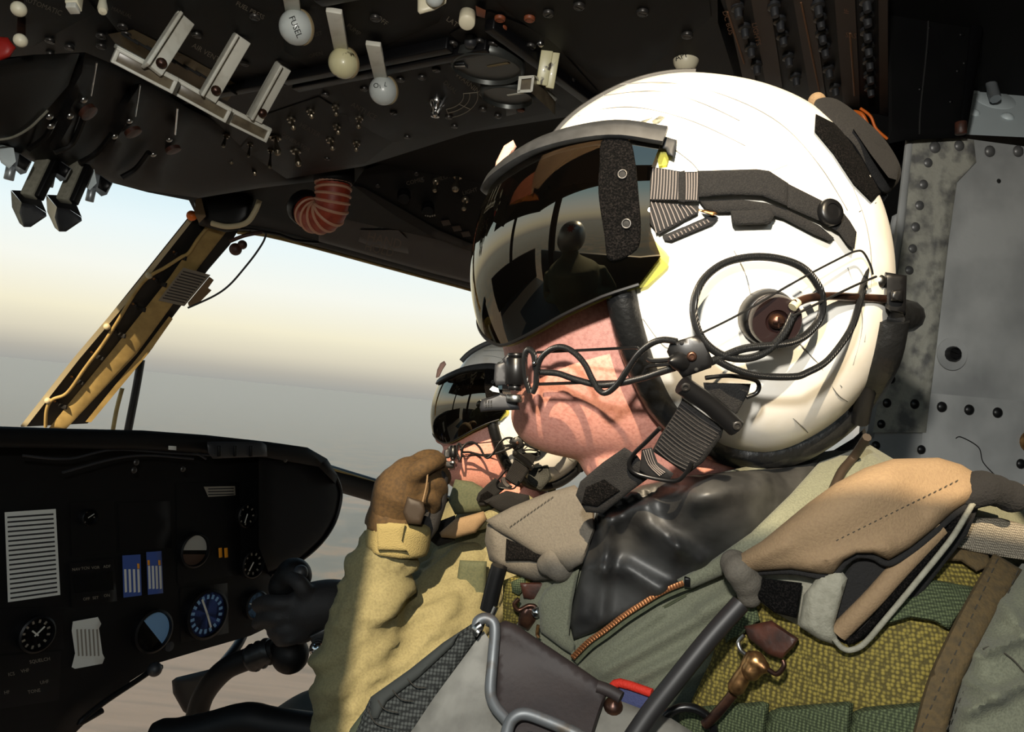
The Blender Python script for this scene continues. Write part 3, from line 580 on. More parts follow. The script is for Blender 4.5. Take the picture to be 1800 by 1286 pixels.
for i, (u, v) in enumerate([(34, 72), (178, 62), (216, 45), (222, 58), (178, 80), (122, 82), (88, 94), (88, 70), (346, 60), (430, 110), (448, 28), (576, 145), (753, 95), (796, 76), (879, 31), (882, 48), (843, 72), (867, 76), (931, 31), (964, 22), (1018, 9), (767, 121), (704, 139), (742, 135), (640, 155),
                            (572, 165), (692, 197), (716, 240), (799, 221), (875, 203), (849, 191), (789, 205), (916, 192), (933, 80), (988, 145), (1003, 140), (1208, 60), (1130, 20), (490, 140), (660, 30), (352, 330), (575, 278)]):
    part('panel_screw', screw(u, v, sh(OV, .005), (.0062 if v < 120 else .0055)), M['rust'] if i in (14, 15, 18, 32) else M['fast'], oc)
def toggle(u, v, tu, tv, s=1.0, m='tog'):
    p, n, _ = surf(u, v, sh(OV, .005)); d = OV(u, v); q = P(tu, tv, d - .03 * s)
    ax = (q - p); L = ax.length; r = .0022 * s
    part('toggle_switch', cat(lathe([(.007 * s, 0), (.007 * s, .003), (.0045 * s, .003), (.0045 * s, .007)], p, n, 10), lathe([(r, .002), (r * 1.0, L * .45), (r * 1.9, L * .85), (r * 1.7, L * .95), (1e-6, L)], p, ax, 10)), M[m], oc)
for u, v, du, dv, s in [(512, 208, 4, 18, 1), (546, 194, 2, 12, .9), (590, 186, 1, 16, .8), (592, 220, 3, 14, .9), (632, 206, -2, 18, .9), (580, 244, 5, 18, 1), (627, 250, -1, 14, .9), (484, 240, 4, 30, 1.5), (520, 264, 5, 26, 1.4), (356, 262, 1, 12, 1.3), (405, 276, 2, 10, 1), (446, 296, 2, 10, 1), (398, 236, -6, 22, .9),
                        (476, 262, -2, 34, .8), (440, 252, -4, 24, .7), (376, 314, 1, 8, .8)]:
    toggle(u, v, u + du, v + dv, s)
for u, v, r in [(596, 60, .008), (828, 66, .007)]: part('panel_button', lathe([(r, 0), (r, .008), (r * .7, .011), (1e-6, .0115)], *surf(u, v, sh(OV, .005))[:2]), M['char'], oc)
# faint panel lettering
for s, u, v, h, r, mm in [('WARNING TEST', 838, 158, 9, 39, 'print_'), ('DUAL', 792, 153, 8, 42, 'printdim'), ('LAT', 795, 38, 9, 35, 'print_'), ('PUMP', 622, 52, 8, 37, 'printdim'), ('OFF', 672, 36, 9, 37, 'print_'), ('FUEL PRESS', 440, 18, 8, 28, 'print_'), ('AIR VENT', 362, 92, 9, 30, 'print_'), ('AUTOMATIC', 75, 10, 9, 22, 'print_'), ('MANUAL', 214, 22, 7, 25, 'printdim'),
                       ('TEST', 556, 60, 7, -14, 'printdim'), ('OPEN', 555, 96, 7, -14, 'printdim'), ('ANTI ICE', 640, 195, 9, 30, 'printdim'), ('HEATER', 545, 228, 8, 30, 'printdim'), ('GENERATOR', 520, 250, 7, 30, 'printdim'), ('BATTERY', 466, 240, 7, 30, 'printdim')]:
    part('panel_lettering', textg(s, u, v, h, r, sh(OV, .005), .0008), M[mm], oc)
# rotary selector with its arc scale
p, n, t_ = surf(768, 176, sh(OV, .004))
part('selector_knob', cat(lathe([(.012, 0), (.012, .006), (.008, .009), (.006, .024), (1e-6, .026)], p, n, 18), beam(p + n * .012, P(766, 198, OV(768, 176) - .03), .007, .006, n)), M['chrome'], oc)
part('selector_pointer', beam(P(768, 198, OV(768, 176) - .03), P(784, 170, OV(784, 170) - .012), .004, .004, n, .0005), M['chrome'], oc)
arc = []
for rr in (40, 51, 65):
    arc.append(pxtube([(775 + rr * math.cos(a), 172 + rr * .62 * math.sin(a) - 4) for a in [(-8 + 12 * k) * math.pi / 180 for k in range(8)]], sh(OV, .0052), .7, 4, 3))
part('selector_scale', cat(*arc, *[pxtube([(775 + 40 * math.cos(a), 168 + 25 * math.sin(a)), (775 + 65 * math.cos(a), 168 + 40 * math.sin(a))], sh(OV, .0052), .7, 4, 1) for a in (-.14, .65, 1.33)]), M['print_'], oc)
# two round gauges
for (u, v, R, mm) in [(858, 107, .042, 'gdial'), (893, 158, .034, 'gface')]:
    p, n, t_ = surf(u, v, sh(OV, .006))
    gb = part('gauge_bezel', lathe([(R * 1.08, -.004), (R * 1.1, .008), (R * 1.0, .012), (R * .95, .007)], p, n, 36), M['gring'], oc)
    part('gauge_face', lathe([(R * .97, .0), (R * .97, .006), (1e-6, .006)], p, n, 36), M[mm], gb)
    part('gauge_needle', beam(p + n * .0075, p + n * .0075 + (t_ + n.cross(t_) * .35).normalized() * R * .75, .004, .001, n.cross(t_)), M['wood'] if mm == 'gdial' else M['dialw'], gb)
    tk = []
    for k in range(14):
        a = 2 * math.pi * k / 14; dd = t_ * math.cos(a) + n.cross(t_) * math.sin(a); tk.append(beam(p + n * .0066 + dd * R * .74, p + n * .0066 + dd * R * .9, .002, .0006, n.cross(dd), 0))
    part('gauge_marks', cat(*tk), M['printdim'] if mm == 'gdial' else M['print_'], gb)
p, n, t_ = surf(905, 150, sh(OV, .013)); part('gauge_red_mark', dome(881, 152, sh(OV, .0125), .004, .3), M['red'], oc)
part('gauge_latch', beam(P(794, 112, OV(794, 112) - .016), P(820, 110, OV(820, 110) - .016), .010, .012, UP), M['char'], oc)
part('latch_bar', beam(P(799, 115, OV(794, 112) - .024), P(818, 115, OV(820, 110) - .024), .003, .003, UP), M['chrome'], oc)
part('gauge_clip', patch([(888, 186), (906, 184), (908, 200), (890, 204)], sh(OV, .008), .01, res=8), M['char'], oc)
# white cylindrical knob with an orange flag
part('trim_knob', lathe([(.008, 0), (.0088, .002), (.0088, .020), (.0076, .0215), (1e-6, .0215)], P(822, 24, OV(822, 24) - .004), P(819, 60, OV(822, 24) - .03) - P(822, 24, OV(822, 24)), 24), M['cream'], oc, 'white cylindrical knob')
part('orange_flag', patch([(836, 10), (854, 18), (852, 32), (838, 28)], sh(OV, .012), .008, res=8), M['rust'], oc)
part('ridged_slats', ovp([(190, 60), (235, 52), (330, 100), (420, 150), (400, 178), (300, 135), (215, 92)], .006, .01, res=24), M['wood'], oc, 'olive tan slatted strip behind the handles')
for k in range(9):
    t0 = k / 8; a = Vector((222, 64)).lerp(Vector((395, 152)), t0); part('slat_groove', beam(P(a.x - 8, a.y - 5, OV(a.x, a.y) - .018), P(a.x + 22, a.y + 14, OV(a.x, a.y) - .018), .003, .004, UP), M['ink'], oc)
# circuit breaker panel at the rear
CBD = sh(OV, .012)
cb = thing('breaker_panel', 'black circuit breaker panel with columns of push buttons above the helmet', 'breaker panel', P(1420, 60, CBD(1420, 60)))
part('panel_board', patch([(1246, -60), (1562, -60), (1562, 210), (1500, 200), (1440, 182), (1330, 152), (1288, 60)], CBD, .03, res=40), M['black'], cb)
for pts in ([(1262, -60), (1288, -60), (1330, 150), (1306, 140)], [(1384, -60), (1420, -60), (1452, 176), (1424, 168)], [(1462, -60), (1500, -60), (1512, 190), (1482, 184)], [(1544, -60), (1560, -60), (1561, 205), (1546, 200)], [(1310, -60), (1344, -60), (1376, 158), (1346, 150)]):
    part('label_strip', patch(pts, sh(CBD, .004), .004, res=30), M['brownst'], cb)
for a, b_ in (((1279, 21), (1308, 112)), ((1408, 4), (1440, 160)), ((1494, 58), (1502, 168))):
    part('strip_line', pxtube([a, b_], sh(CBD, .0046), 1.6, 5, 2), M['tanst'], cb)
for u, v in [(1296, 8), (1308, 44), (1319, 79), (1329, 110), (1360, 6), (1370, 31), (1375, 58), (1385, 96), (1398, 131), (1437, 4), (1441, 27), (1444, 54), (1449, 79), (1456, 117), (1467, 150), (1522, -4), (1523, 23), (1523, 50), (1525, 77), (1527, 102), (1528, 127), (1529, 150)]:
    p, n, t_ = surf(u, v, CBD); s = -FW * .2 + n
    part('breaker_button', cat(lathe([(.0062, 0), (.0062, .004), (.004, .005), (.0038, .012), (.0034, .014), (1e-6, .014)], p, s, 12)), M['char'], cb)
    part('breaker_collar', lathe([(.0062, .0035), (.0066, .0045), (.0055, .0055)], p, s, 12), M['fast'], cb)
for s, u, v, r in [('IF', 1488, 20, -82), ('SAS', 1496, 62, 8), ('DC BUS', 1280, 40, 74), ('LIGHTS', 1330, 60, 78)]: part('panel_lettering', textg(s, u, v, 9, r, sh(CBD, .0045), .0006), M['tanst'], cb)
# secondary panel to starboard, lower and further
SPD = planeD(P(720, 320, 1.62), (.18, -.62, -.76))
sp = thing('starboard_overhead_panel', 'dim sloping overhead panel with small toggles beside the red duct', 'switch panel', P(740, 340, 1.62))
part('panel_board', patch([(640, 298), (830, 240), (900, 250), (870, 330), (836, 440), (770, 412), (700, 372), (620, 326)], SPD, .04, res=24), M['blackbr'], sp)
part('panel_frame', patch([(620, 326), (640, 330), (704, 366), (770, 404), (838, 432), (838, 446), (768, 420), (696, 380)], sh(SPD, .006), .03, res=14), M['satin'], sp)
def toggle2(u, v, tu, tv, s):
    p, n, _ = surf(u, v, SPD); q = P(tu, tv, SPD(u, v) - .03 * s); ax = q - p; L = ax.length; r = .0026 * s
    part('toggle_switch', cat(lathe([(.008 * s, 0), (.008 * s, .004), (.005 * s, .008)], p, n, 10), lathe([(r, .002), (r, L * .4), (r * 2.1, L * .85), (r * 1.7, L * .96), (1e-6, L)], p, ax, 10)), M['tog'], sp)
for a in [(766, 318, 764, 336, 1), (805, 306, 800, 334, 1.6), (818, 350, 815, 368, 1.1), (815, 272, 816, 282, 1.4), (848, 268, 847, 274, 1.0)]: toggle2(*a)
for u, v in [(710, 340), (752, 362)]:
    p, n, t_ = surf(u, v, SPD); part('rotary_knob', lathe([(.014, 0), (.014, .02), (.012, .028), (1e-6, .029)], p, P(u, v + 14, SPD(u, v) - .03) - p, 14), M['satin'], sp)
part('knob_teeth', cat(*[ball(P(748 + 4 * k, 380 + abs(k - 2) * -.8, SPD(752, 376) - .032), .0022, 6, 4) for k in range(5)]), M['print_'], sp)
for s, u, v in [('EMERG', 790, 300), ('PILOT', 780, 312), ('SEAT', 822, 300), ('LIGHT', 826, 336), ('COMPT', 730, 318)]: part('panel_lettering', textg(s, u, v, 7, -16, SPD, .0008), M['printdim'], sp)
for u, v in [(783, 392), (802, 402), (818, 412)]: part('push_light', patch([(u - 8, v - 4), (u + 6, v - 6), (u + 10, v + 3), (u - 4, v + 5)], sh(SPD, .004), .006, res=8), M['brownst'], sp)
for u, v in [(732, 305), (742, 316), (828, 302), (664, 326)]: part('panel_screw', screw(u, v, SPD, .005), M['fast'], sp)

# ------------------------------------------------------------------ handles and levers hanging from the console
def fire_handle(gl, gr, hgt, dep, arm0, arm1, dg, dt, label):
    """gl, gr: pixel ends of the grip; arm0/arm1: pixel bottom and top of the arm"""
    a, b_ = P(*gl, dg), P(*gr, dg + .04); h = hgt * dg / FPX
    t = thing('fire_handle', label, 'handle', (a + b_) / 2, 'pull handles under the overhead console')
    x = (b_ - a).normalized(); up = Vector((.25, -.35, 1)); y = (up - x * up.dot(x)).normalized(); z = x.cross(y)
    if z.dot(CAM - a) < 0: z = -z
    L = (b_ - a).length; c = (a + b_) / 2; fr = .0022; D = dep * dg / FPX
    part('grip_front', box(c, x, y, z, (L / 2, h / 2, .003), .001), M['clearpl'], t, 'smoked plastic label face')
    part('grip_frame', cat(box(c + y * (h / 2), x, y, z, (L / 2 + fr, fr, .006), .0008), box(c - y * (h / 2), x, y, z, (L / 2 + fr, fr * .8, .006), .0008), box(c - x * (L / 2), x, y, z, (fr, h / 2, .006), .0008), box(c + x * (L / 2), x, y, z, (fr, h / 2, .006), .0008)), M['white2'], t)
    part('grip_top', box(c + y * (h / 2 + .001) - z * D / 2, x, y, z, (L / 2 + fr, .0025, D / 2 + .004), .001), M['white2'], t)
    p0, p1 = P(*arm0, dg + .012), P(*arm1, dt)
    ar = part('arm', cat(beam(p0, p1, .007, .022, z, .001), beam(p0 - x * .009 + z * .008, p1 - x * .009 + z * .008, .018, .004, z, .001)), M['white2'], t)
    part('bolt', cat(lathe([(.006, 0), (.006, .003), (.0035, .005), (1e-6, .0055)], p0 + (p1 - p0) * .16 + z * .006 + x * .003, z, 12)), M['bronze'], ar)
fire_handle((203, 97), (304, 150), 23, 36, (268, 122), (326, 32), .86, .90, 'nearest white pull handle with the longest grip')
fire_handle((310, 153), (398, 202), 22, 34, (364, 172), (426, 66), .94, .94, 'middle of three white pull handles under the overhead console')
fire_handle((404, 205), (468, 237), 21, 32, (446, 210), (498, 116), 1.02, 1.01, 'farthest and smallest of three white pull handles')
def ball_lever(top, bot, w, c, r, d, dtop, mk, label, txt=None, trot=0, bandax=(.55, .35, -.75)):
    t = thing('ball_lever', label, 'lever', P(*c, d), 'ball knob levers on the overhead console')
    dtop = OV(*top) - .026; p0, p1 = P(*bot, d + .004), P(*top, dtop); W_ = w * d / FPX
    part('arm', cat(beam(p0, p1, W_, .006, (1, 0, 0), .001)), M['white2'], t, 'flat cream lever arm')
    cc = P(*c, d); rr = r * d / FPX; ax = (RC @ Vector(bandax)).normalized()
    kn = part('knob', ball(cc, rr, 28, 18, ax), M[mk], t)
    part('knob_band', lathe([(rr * .95, rr * .28), (rr * 1.015, rr * .30), (rr * .99, rr * .46), (rr * .86, rr * .50)], cc, ax, 28), M['band'], kn)
    part('knob_cap', lathe([(rr * .9, rr * .48), (rr * .8, rr * .66), (rr * .5, rr * .9), (1e-6, rr * 1.0)], cc, ax, 28), M['cream'], kn)
    if txt:
        bb = bvh_of(ball(cc, rr, 36, 24)); part('knob_lettering', cat(*[textg(s, u, v, h, rt, onto(bb, 0, d), .0008) for s, u, v, h, rt in txt]), M['ink'], kn, 'worn black letters on the ball')
ball_lever((508, -30), (516, 22), 27, (521, 48), 30, .86, .80, 'ballw', 'largest ball lever, grey ball lettered FUSEL', [('FUSEL', 520, 47, 11, 68)])
ball_lever((587, 18), (601, 92), 25, (604, 111), 26.5, .93, .86, 'bally', 'middle ball lever with a yellowed chipped ball knob')
ball_lever((656, 76), (671, 142), 24, (674, 159), 25, 1.0, .97, 'ballw', 'smallest grey ball lever lettered OIL', [('O', 661, 150, 9, -14), ('I', 668, 152, 7, -8), ('L', 678, 148, 8, 10)])
# curved lever whose ball reads APP
al = thing('ball_lever', 'curved lever with a white ball lettered APP just above the helmet', 'lever', P(1205, 104, .92), 'ball knob levers on the overhead console')
part('arm', pxtube([(1112, 30, .90), (1124, 58, .90), (1146, 82, .905), (1186, 108, .915)], None, 7.5, 8), M['cream'], al)
part('arm_guide', pxtube([(1126, 34, .93), (1140, 62, .93), (1164, 84, .93), (1200, 98, .93)], None, 4, 8), M['pouchlt'], al)
kc = P(1206, 104, .89); kr = 22.5 * .89 / FPX
kn = part('knob', ball(kc, kr, 28, 18), M['cream'], al); bb = bvh_of(ball(kc, kr, 36, 24))
part('knob_lettering', textg('APP', 1198, 98, 11, -20, onto(bb, 0, .88), .0008), M['ink'], kn, 'black letters APP')
part('knob_hole', dome(1217, 122, onto(bb, 0, .88), .0035, .2), M['ink'], kn)
# square loop handle with a chipped arm, and the bits at the top edge
sq = thing('loop_handle', 'chipped white arm ending in a square metal loop handle', 'handle', P(950, 165, .92))
lo, ld = Vector((912, 136)), Vector((940, 136))
for pts in ([(912, 134), (938, 132), (936, 137), (917, 139)], [(910, 158), (934, 157), (934, 162), (909, 163)], [(912, 134), (917, 137), (914, 161), (909, 162)], [(935, 134), (940, 132), (936, 161), (932, 160)]):
    part('loop_side', patch(pts, .895, .008, res=8), M['white2'], sq)
part('loop_face', patch([(914, 137), (937, 136), (934, 159), (911, 160)], .90, .003, res=12), M['clearpl'], sq)
part('channel_side', patch([(940, 134), (976, 176), (976, 202), (934, 163)], tps([(940, 134, .895), (976, 176, .97), (976, 202, .97), (934, 163, .895)]), .008, res=12), M['clearpl'], sq)
part('channel_edge', patch([(938, 132), (944, 134), (980, 174), (976, 178)], tps([(940, 134, .89), (976, 176, .965), (980, 202, .97)]), .01, res=12), M['white2'], sq)
part('arm', cat(beam(P(952, 150, .91), P(962, 88, .90), .014, .008, (1, 0, 0)), beam(P(966, 156, .915), P(978, 86, .905), .010, .014, (1, 0, 0))), M['bally'], sq, 'chipped white arm')
part('arm_screw', ball(P(950, 76, .88), .0045), M['chrome'], sq)
tl = thing('corner_lever', 'pale lever housing cut off by the top edge', 'lever', P(758, 10, .80))
part('housing', patch([(734, -20), (788, -20), (784, 6), (764, 18), (738, 25), (734, 20)], .80, .02, .004, 10, 8), M['cream'], tl)
part('knob', ball(P(764, -6, .785), .010), M['ballw'], tl)
for i, (u, v, r, c, lb) in enumerate([(33, 16, 13, 'cream', 'cream bead knob in the top left corner'), (36, 71, 11.5, 'cream', 'lower cream bead knob beside the red guard')]):
    t = thing('bead_lever', lb, 'lever', P(u, v, .75), 'bead knob levers'); part('arm', tube([P(u, v, .75), P(u + 2, v - 40, .80)], .004), M['bronze'], t); part('knob', ball(P(u, v, .75), r * .75 / FPX, 18, 12), M[c], t)
solo('red_guard', patch([(-40, 60), (14, 66), (28, 84), (18, 100), (-4, 110), (-40, 104)], .80, .02, .008, 14, 10), M['red'], 'red switch guard at the left edge', 'guard')
t = thing('peg_lever', 'white tapered peg lever hanging from the top edge', 'lever', P(180, 20, .78)); part('peg', lathe([(.003, 0), (.0035, .02), (.005, .035), (.004, .04), (1e-6, .041)], P(181, -16, .80), P(180, 34, .77) - P(181, -16, .80), 14), M['cream'], t); part('collar', ball(P(181, -10, .8), .006), M['bronze'], t)
t = thing('block_lever', 'white square peg lever at the top edge', 'lever', P(130, 10, .78)); part('peg', beam(P(134, -24, .79), P(129, 12, .77), .012, .012, (1, 0, 0), .001), M['cream'], t); part('end_cap', beam(P(129, 10, .77), P(128, 19, .768), .010, .010, (1, 0, 0), .001), M['white2'], t)
# throttle quadrant housings at the front of the console
tq = thing('throttle_quadrant', 'black curved throttle quadrant housing above the windshield', 'quadrant', P(200, 250, 1.2))
QD = tps([(-60, 240, .98), (60, 200, .98), (150, 140, 1.0), (200, 320, 1.3), (340, 330, 1.5), (330, 200, 1.2), (470, 260, 1.45), (110, 290, 1.12)])
part('housing', patch([(-80, 110), (60, 96), (150, 92), (240, 130), (330, 190), (470, 256), (600, 292), (560, 318), (460, 330), (350, 348), (250, 334), (190, 318), (110, 296), (50, 282), (-80, 240)], QD, .04, .02, 40, 16, wr=ridges([(150, 100, 110, 270, 16, .03), (236, 170, 190, 300, 14, .03), (310, 210, 270, 320, 12, .025), (70, 110, 40, 250, 20, .03)])), M['black'], tq)
dr = part('drum', patch([(-80, 120), (60, 96), (140, 94), (120, 150), (82, 194), (50, 226), (20, 244), (-80, 246)], sh(QD, .05), .05, .02, 50, 14), M['blackbr'], tq)
part('drum_rim', pxtube([(-80, 250), (-10, 246), (22, 241), (50, 226), (70, 208), (84, 194)], sh(QD, .06), 2.2, 6), M['pouchlt'], dr, 'bright worn metal lip')
for i, (a, b_, c) in enumerate([((96, 210), (80, 240), (50, 262)), ((196, 236), (170, 268), (140, 286)), ((262, 268), (240, 296), (214, 312)), ((150, 200), (128, 250), (96, 268))]):
    part('quadrant_slot', pxtube([a, b_, c], sh(QD, .045), 5, 6), M['blackbr'], tq)
for u, v in [(152, 194), (232, 229), (303, 260)]:
    part('round_lock', cat(lathe([(.012, 0), (.012, .006), (.006, .007), (1e-6, .007)], *surf(u, v, sh(QD, .05))[:2], 16)), M['leather'], tq)
for a, b_ in (((170, 110), (160, 168)), ((246, 150), (238, 204)), ((312, 190), (308, 236))): part('chrome_spring', pxtube([a, b_], sh(QD, .055), 1.6, 6, 2), M['chrome'], tq)
for u, v in [(88, 205), (124, 204), (148, 176), (228, 213), (298, 246), (90, 222), (202, 240), (270, 272)]: part('housing_screw', dome(u, v, sh(QD, .055), .005, .7), M['steel'], tq)
for (cu, cv, au, av, s, d, lb) in [(52, 372, 84, 292, 1.0, 1.05, 'grey paddle lever hanging left above the windshield'), (114, 380, 140, 306, .95, 1.1, 'grey paddle lever with an edge coloured cream as if sunlit beside the other paddle')]:
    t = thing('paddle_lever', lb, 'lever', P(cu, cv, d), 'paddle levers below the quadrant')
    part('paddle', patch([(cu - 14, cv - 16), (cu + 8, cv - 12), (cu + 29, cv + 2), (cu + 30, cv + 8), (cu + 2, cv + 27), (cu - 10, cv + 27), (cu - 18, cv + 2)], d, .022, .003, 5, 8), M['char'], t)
    part('paddle_edge', patch([(cu - 33, cv - 38), (cu - 14, cv - 16), (cu - 18, cv + 2), (cu - 10, cv + 27), (cu - 18, cv + 20), (cu - 31, cv - 8)], sh(fn(d), -.002), .02, .001, 5, 8), M['cream'] if cu > 80 else M['pouchlt'], t)  # second paddle's edge is cream to paint sunlight on it
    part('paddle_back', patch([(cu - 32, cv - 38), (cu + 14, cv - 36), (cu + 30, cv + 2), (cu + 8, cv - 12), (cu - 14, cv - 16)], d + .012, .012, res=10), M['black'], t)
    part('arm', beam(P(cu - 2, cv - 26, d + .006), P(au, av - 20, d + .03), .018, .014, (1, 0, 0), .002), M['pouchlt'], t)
    part('arm_shadow_side', beam(P(cu + 12, cv - 24, d + .01), P(au + 14, av - 14, d + .034), .014, .014, (1, 0, 0), .002), M['black'], t)  # black beam paints the shaded side of the arm
for (u, v, d, lb) in [(22, 282, 1.0, 'grey cam bracket at the left edge under the quadrant'), (92, 294, 1.08, 'middle grey cam bracket under the quadrant'), (164, 320, 1.15, 'right grey cam bracket under the quadrant')]:
    t = thing('cam_bracket', lb, 'bracket', P(u, v, d), 'cam brackets')
    part('cam_plate', patch([(u - 26, v - 30), (u + 2, v - 22), (u + 6, v + 2), (u - 6, v + 14), (u - 20, v + 4), (u - 27, v - 14)], d, .008, .001, 4, 8, curve=False), M['pale'], t)
    part('cam_cover', patch([(u - 4, v - 18), (u + 14, v - 12), (u + 34, v + 2), (u + 24, v + 22), (u + 14, v + 25), (u + 2, v + 14), (u - 4, v + 8)], d + .006, .02, .003, 5, 8), M['silv'], t)
    part('cam_dark_insert', patch([(u + 12, v - 12), (u + 32, v + 2), (u + 22, v + 18), (u + 8, v + 10)], d + .001, .01, .002, 4, 8), M['satin'], t)
    part('cam_pin', cyl(P(u - 2, v + 10, d + .006), P(u - 7, v + 34, d + .006), .006), M['silv'], t); part('cam_bolt', dome(u - 12, v - 4, fn(d), .0025), M['bronze'], t)
# red duct
dc = thing('air_duct', 'red ribbed flexible air duct hanging from the ceiling', 'duct', P(583, 400, 1.62))
path = [P(586, 282, 1.60), P(586, 318, 1.60), P(585, 346, 1.60), P(578, 374, 1.61), P(556, 382, 1.63), P(538, 366, 1.66)]
R_ = 31 * 1.6 / FPX
part('duct_wall', tube(path, lambda t: R_ * (1 - .12 * t), 20, 8), M['hose'], dc)
pp = cr(path, 16); T, N = frames(pp)
for k in range(6, len(pp) - 3, 6): part('duct_coil', torus(pp[k], T[k], R_ * (1 - .12 * k / len(pp)) * 1.0, .0034, 28, 6), M['hosew'], dc)
part('duct_clamp', lathe([(R_ * 1.02, 0), (R_ * 1.06, .004), (R_ * 1.06, .02), (R_ * 1.02, .024)], pp[-1] - T[-1] * .01, T[-1], 24), M['satin'], dc)
part('duct_collar', lathe([(R_ * 1.15, 0), (R_ * 1.15, .06), (R_ * .9, .07)], P(587, 268, 1.6), path[1] - path[0], 24), M['blackbr'], dc)
# ------------------------------------------------------------------ instrument panel
PN = (-FW + UP * .06).normalized(); PAN = planeD(P(0, 750, 1.3), PN)
ip = thing('instrument_panel', 'black instrument panel with round gauges and taped paper cards', 'instrument panel', P(250, 1200, 1.5))
part('panel_board', patch([(-160, 770), (250, 772), (470, 800), (560, 830), (540, 950), (478, 1010), (484, 1096), (440, 1117), (360, 1140), (280, 1164), (230, 1196), (180, 1240), (120, 1300), (-160, 1400)], PAN, .05, res=36), M['black'], ip)
part('glareshield', patch([(-160, 738), (0, 749), (120, 753), (250, 756), (360, 764), (470, 776), (540, 786), (575, 806), (594, 836), (590, 850), (560, 820), (470, 804), (360, 796), (250, 790), (0, 786), (-160, 782)], sh(PAN, .10), .16, .01, 14, 18), M['black'], ip)
part('side_hood', patch([(455, 800), (520, 800), (566, 812), (592, 838), (600, 868), (594, 905), (570, 948), (530, 985), (474, 1010), (455, 960)], sh(PAN, .06), .09, .006, 16, 16), M['satin'], ip)
part('hood_edge', pxtube([(560, 806), (584, 826), (598, 856), (598, 884), (586, 922), (560, 958), (520, 990), (476, 1010)], sh(PAN, .064), 3.2, 6), M['satin'], ip)
part('top_box', patch([(364, 776), (460, 776), (468, 782), (470, 802), (374, 806), (366, 796)], sh(PAN, .125), .03, .004, 5, 10), M['char'], ip, 'small ribbed box on the glareshield')
for k in range(3): part('box_rib', beam(P(385 + 28 * k, 783, PAN(385 + 28 * k, 783) - .13), P(385 + 28 * k, 802, PAN(385 + 28 * k, 802) - .13), .006, .006, LT), M['satin'], ip)
part('light_tag', patch([(296, 783), (310, 784), (310, 791), (296, 790)], sh(PAN, .112), .004, res=8), M['paper'], ip)
for u, v in ((58, 770), (240, 812), (236, 826), (322, 824), (502, 808)): part('shield_clip', dome(u, v, sh(PAN, .10), .006), M['fast'], ip)
part('shield_wiring', cat(*[pxtube(q, sh(PAN, .09), 2.2, 6) for q in ([(40, 800), (120, 806), (200, 790), (300, 796), (380, 800)], [(110, 830), (200, 806), (260, 800), (340, 806)], [(330, 788), (352, 800), (362, 806)])]), M['char'], ip)
# paper card with rows
pc = part('checklist_card', patch([(8, 900), (98, 894), (106, 1045), (14, 1058)], sh(PAN, .004), .002, res=30), M['paper'], ip, 'white checklist card with ruled lines')
rows = []
for k in range(18):
    t0 = .05 + .9 * k / 17; a = Vector((8, 900)).lerp(Vector((14, 1058)), t0); b_ = Vector((98, 894)).lerp(Vector((106, 1045)), t0)
    rows.append(patch([a.lerp(b_, .05), a.lerp(b_, .95), a.lerp(b_, .95) + Vector((0, 3)), a.lerp(b_, .05) + Vector((0, 3))], sh(PAN, .0048), .0006, res=60))
part('card_print', cat(*rows), M['char'], pc)
pc2 = part('taped_card', patch([(128, 1092), (172, 1084), (178, 1096), (174, 1104), (180, 1148), (184, 1156), (180, 1166), (132, 1175), (126, 1172), (132, 1148), (126, 1108)], sh(PAN, .004), .002, res=14), M['paper'], ip, 'crumpled white card held by tape')
part('card_print', cat(*[patch([(134 + k * 7, 1106), (137 + k * 7, 1105), (140 + k * 7, 1152), (137 + k * 7, 1153)], sh(PAN, .0048), .0006, res=30) for k in range(6)]), M['plac'], pc2)
part('label_strip', patch([(358, 855), (413, 854), (414, 870), (366, 873)], sh(PAN, .004), .002, res=14), M['plac'], ip); part('label_print', cat(*[patch([(366, 858 + 5 * k), (411, 857 + 5 * k), (411, 859 + 5 * k), (366, 860 + 5 * k)], sh(PAN, .0046), .0006, res=30) for k in range(3)]), M['char'], ip)
def gauge(u, v, rpx, face, marks=12, needle=None, tick='print_', glass=None):
    p, n, t_ = surf(u, v, sh(PAN, .002)); d = PAN(u, v); R = rpx * d / FPX; w = n.cross(t_)
    z = part('gauge_bezel', lathe([(R * 1.12, -.002), (R * 1.14, .012), (R * 1.02, .014), (R, .006)], p, n, 30), M['satin'], ip)
    part('gauge_face', lathe([(R, 0), (R, .006), (1e-6, .006)], p, n, 30), M[face], z)
    if marks:
        tk = []
        for k in range(marks):
            a = 2 * math.pi * k / marks; dd = t_ * math.cos(a) + w * math.sin(a); tk.append(beam(p + n * .0066 + dd * R * .68, p + n * .0066 + dd * R * .88, R * .13, .0006, n.cross(dd), 0))
        part('gauge_numerals', cat(*tk), M[tick], z)
    for a, L in needle or []:
        dd = t_ * math.cos(a) + w * math.sin(a); part('gauge_needle', beam(p + n * .008 - dd * R * .15, p + n * .008 + dd * R * L, R * .09, .001, n.cross(dd), 0), M['dialw'], z)
    return z, p, n, t_, w, R
gauge(60, 1113, 28, 'gface', 12, [(.9, .6), (2.6, .4)])
z, p, n, t_, w, R = gauge(265, 1108, 33, 'gface', 0)
def capseg(p, n, t_, w, R, a0, a1, off): 
    V = [p + n * off]; m = 18
    for k in range(m + 1): a = a0 + (a1 - a0) * k / m; V.append(p + n * off + (t_ * math.cos(a) + w * math.sin(a)) * R)
    return V, [(0, k, k + 1) for k in range(1, m + 1)]
def chord(p, n, t_, w, R, a0, a1, off):
    m = 22; V = [p + n * off + (t_ * math.cos(a0 + (a1 - a0) * k / m) + w * math.sin(a0 + (a1 - a0) * k / m)) * R for k in range(m + 1)]
    return V, [tuple(range(m + 1))]
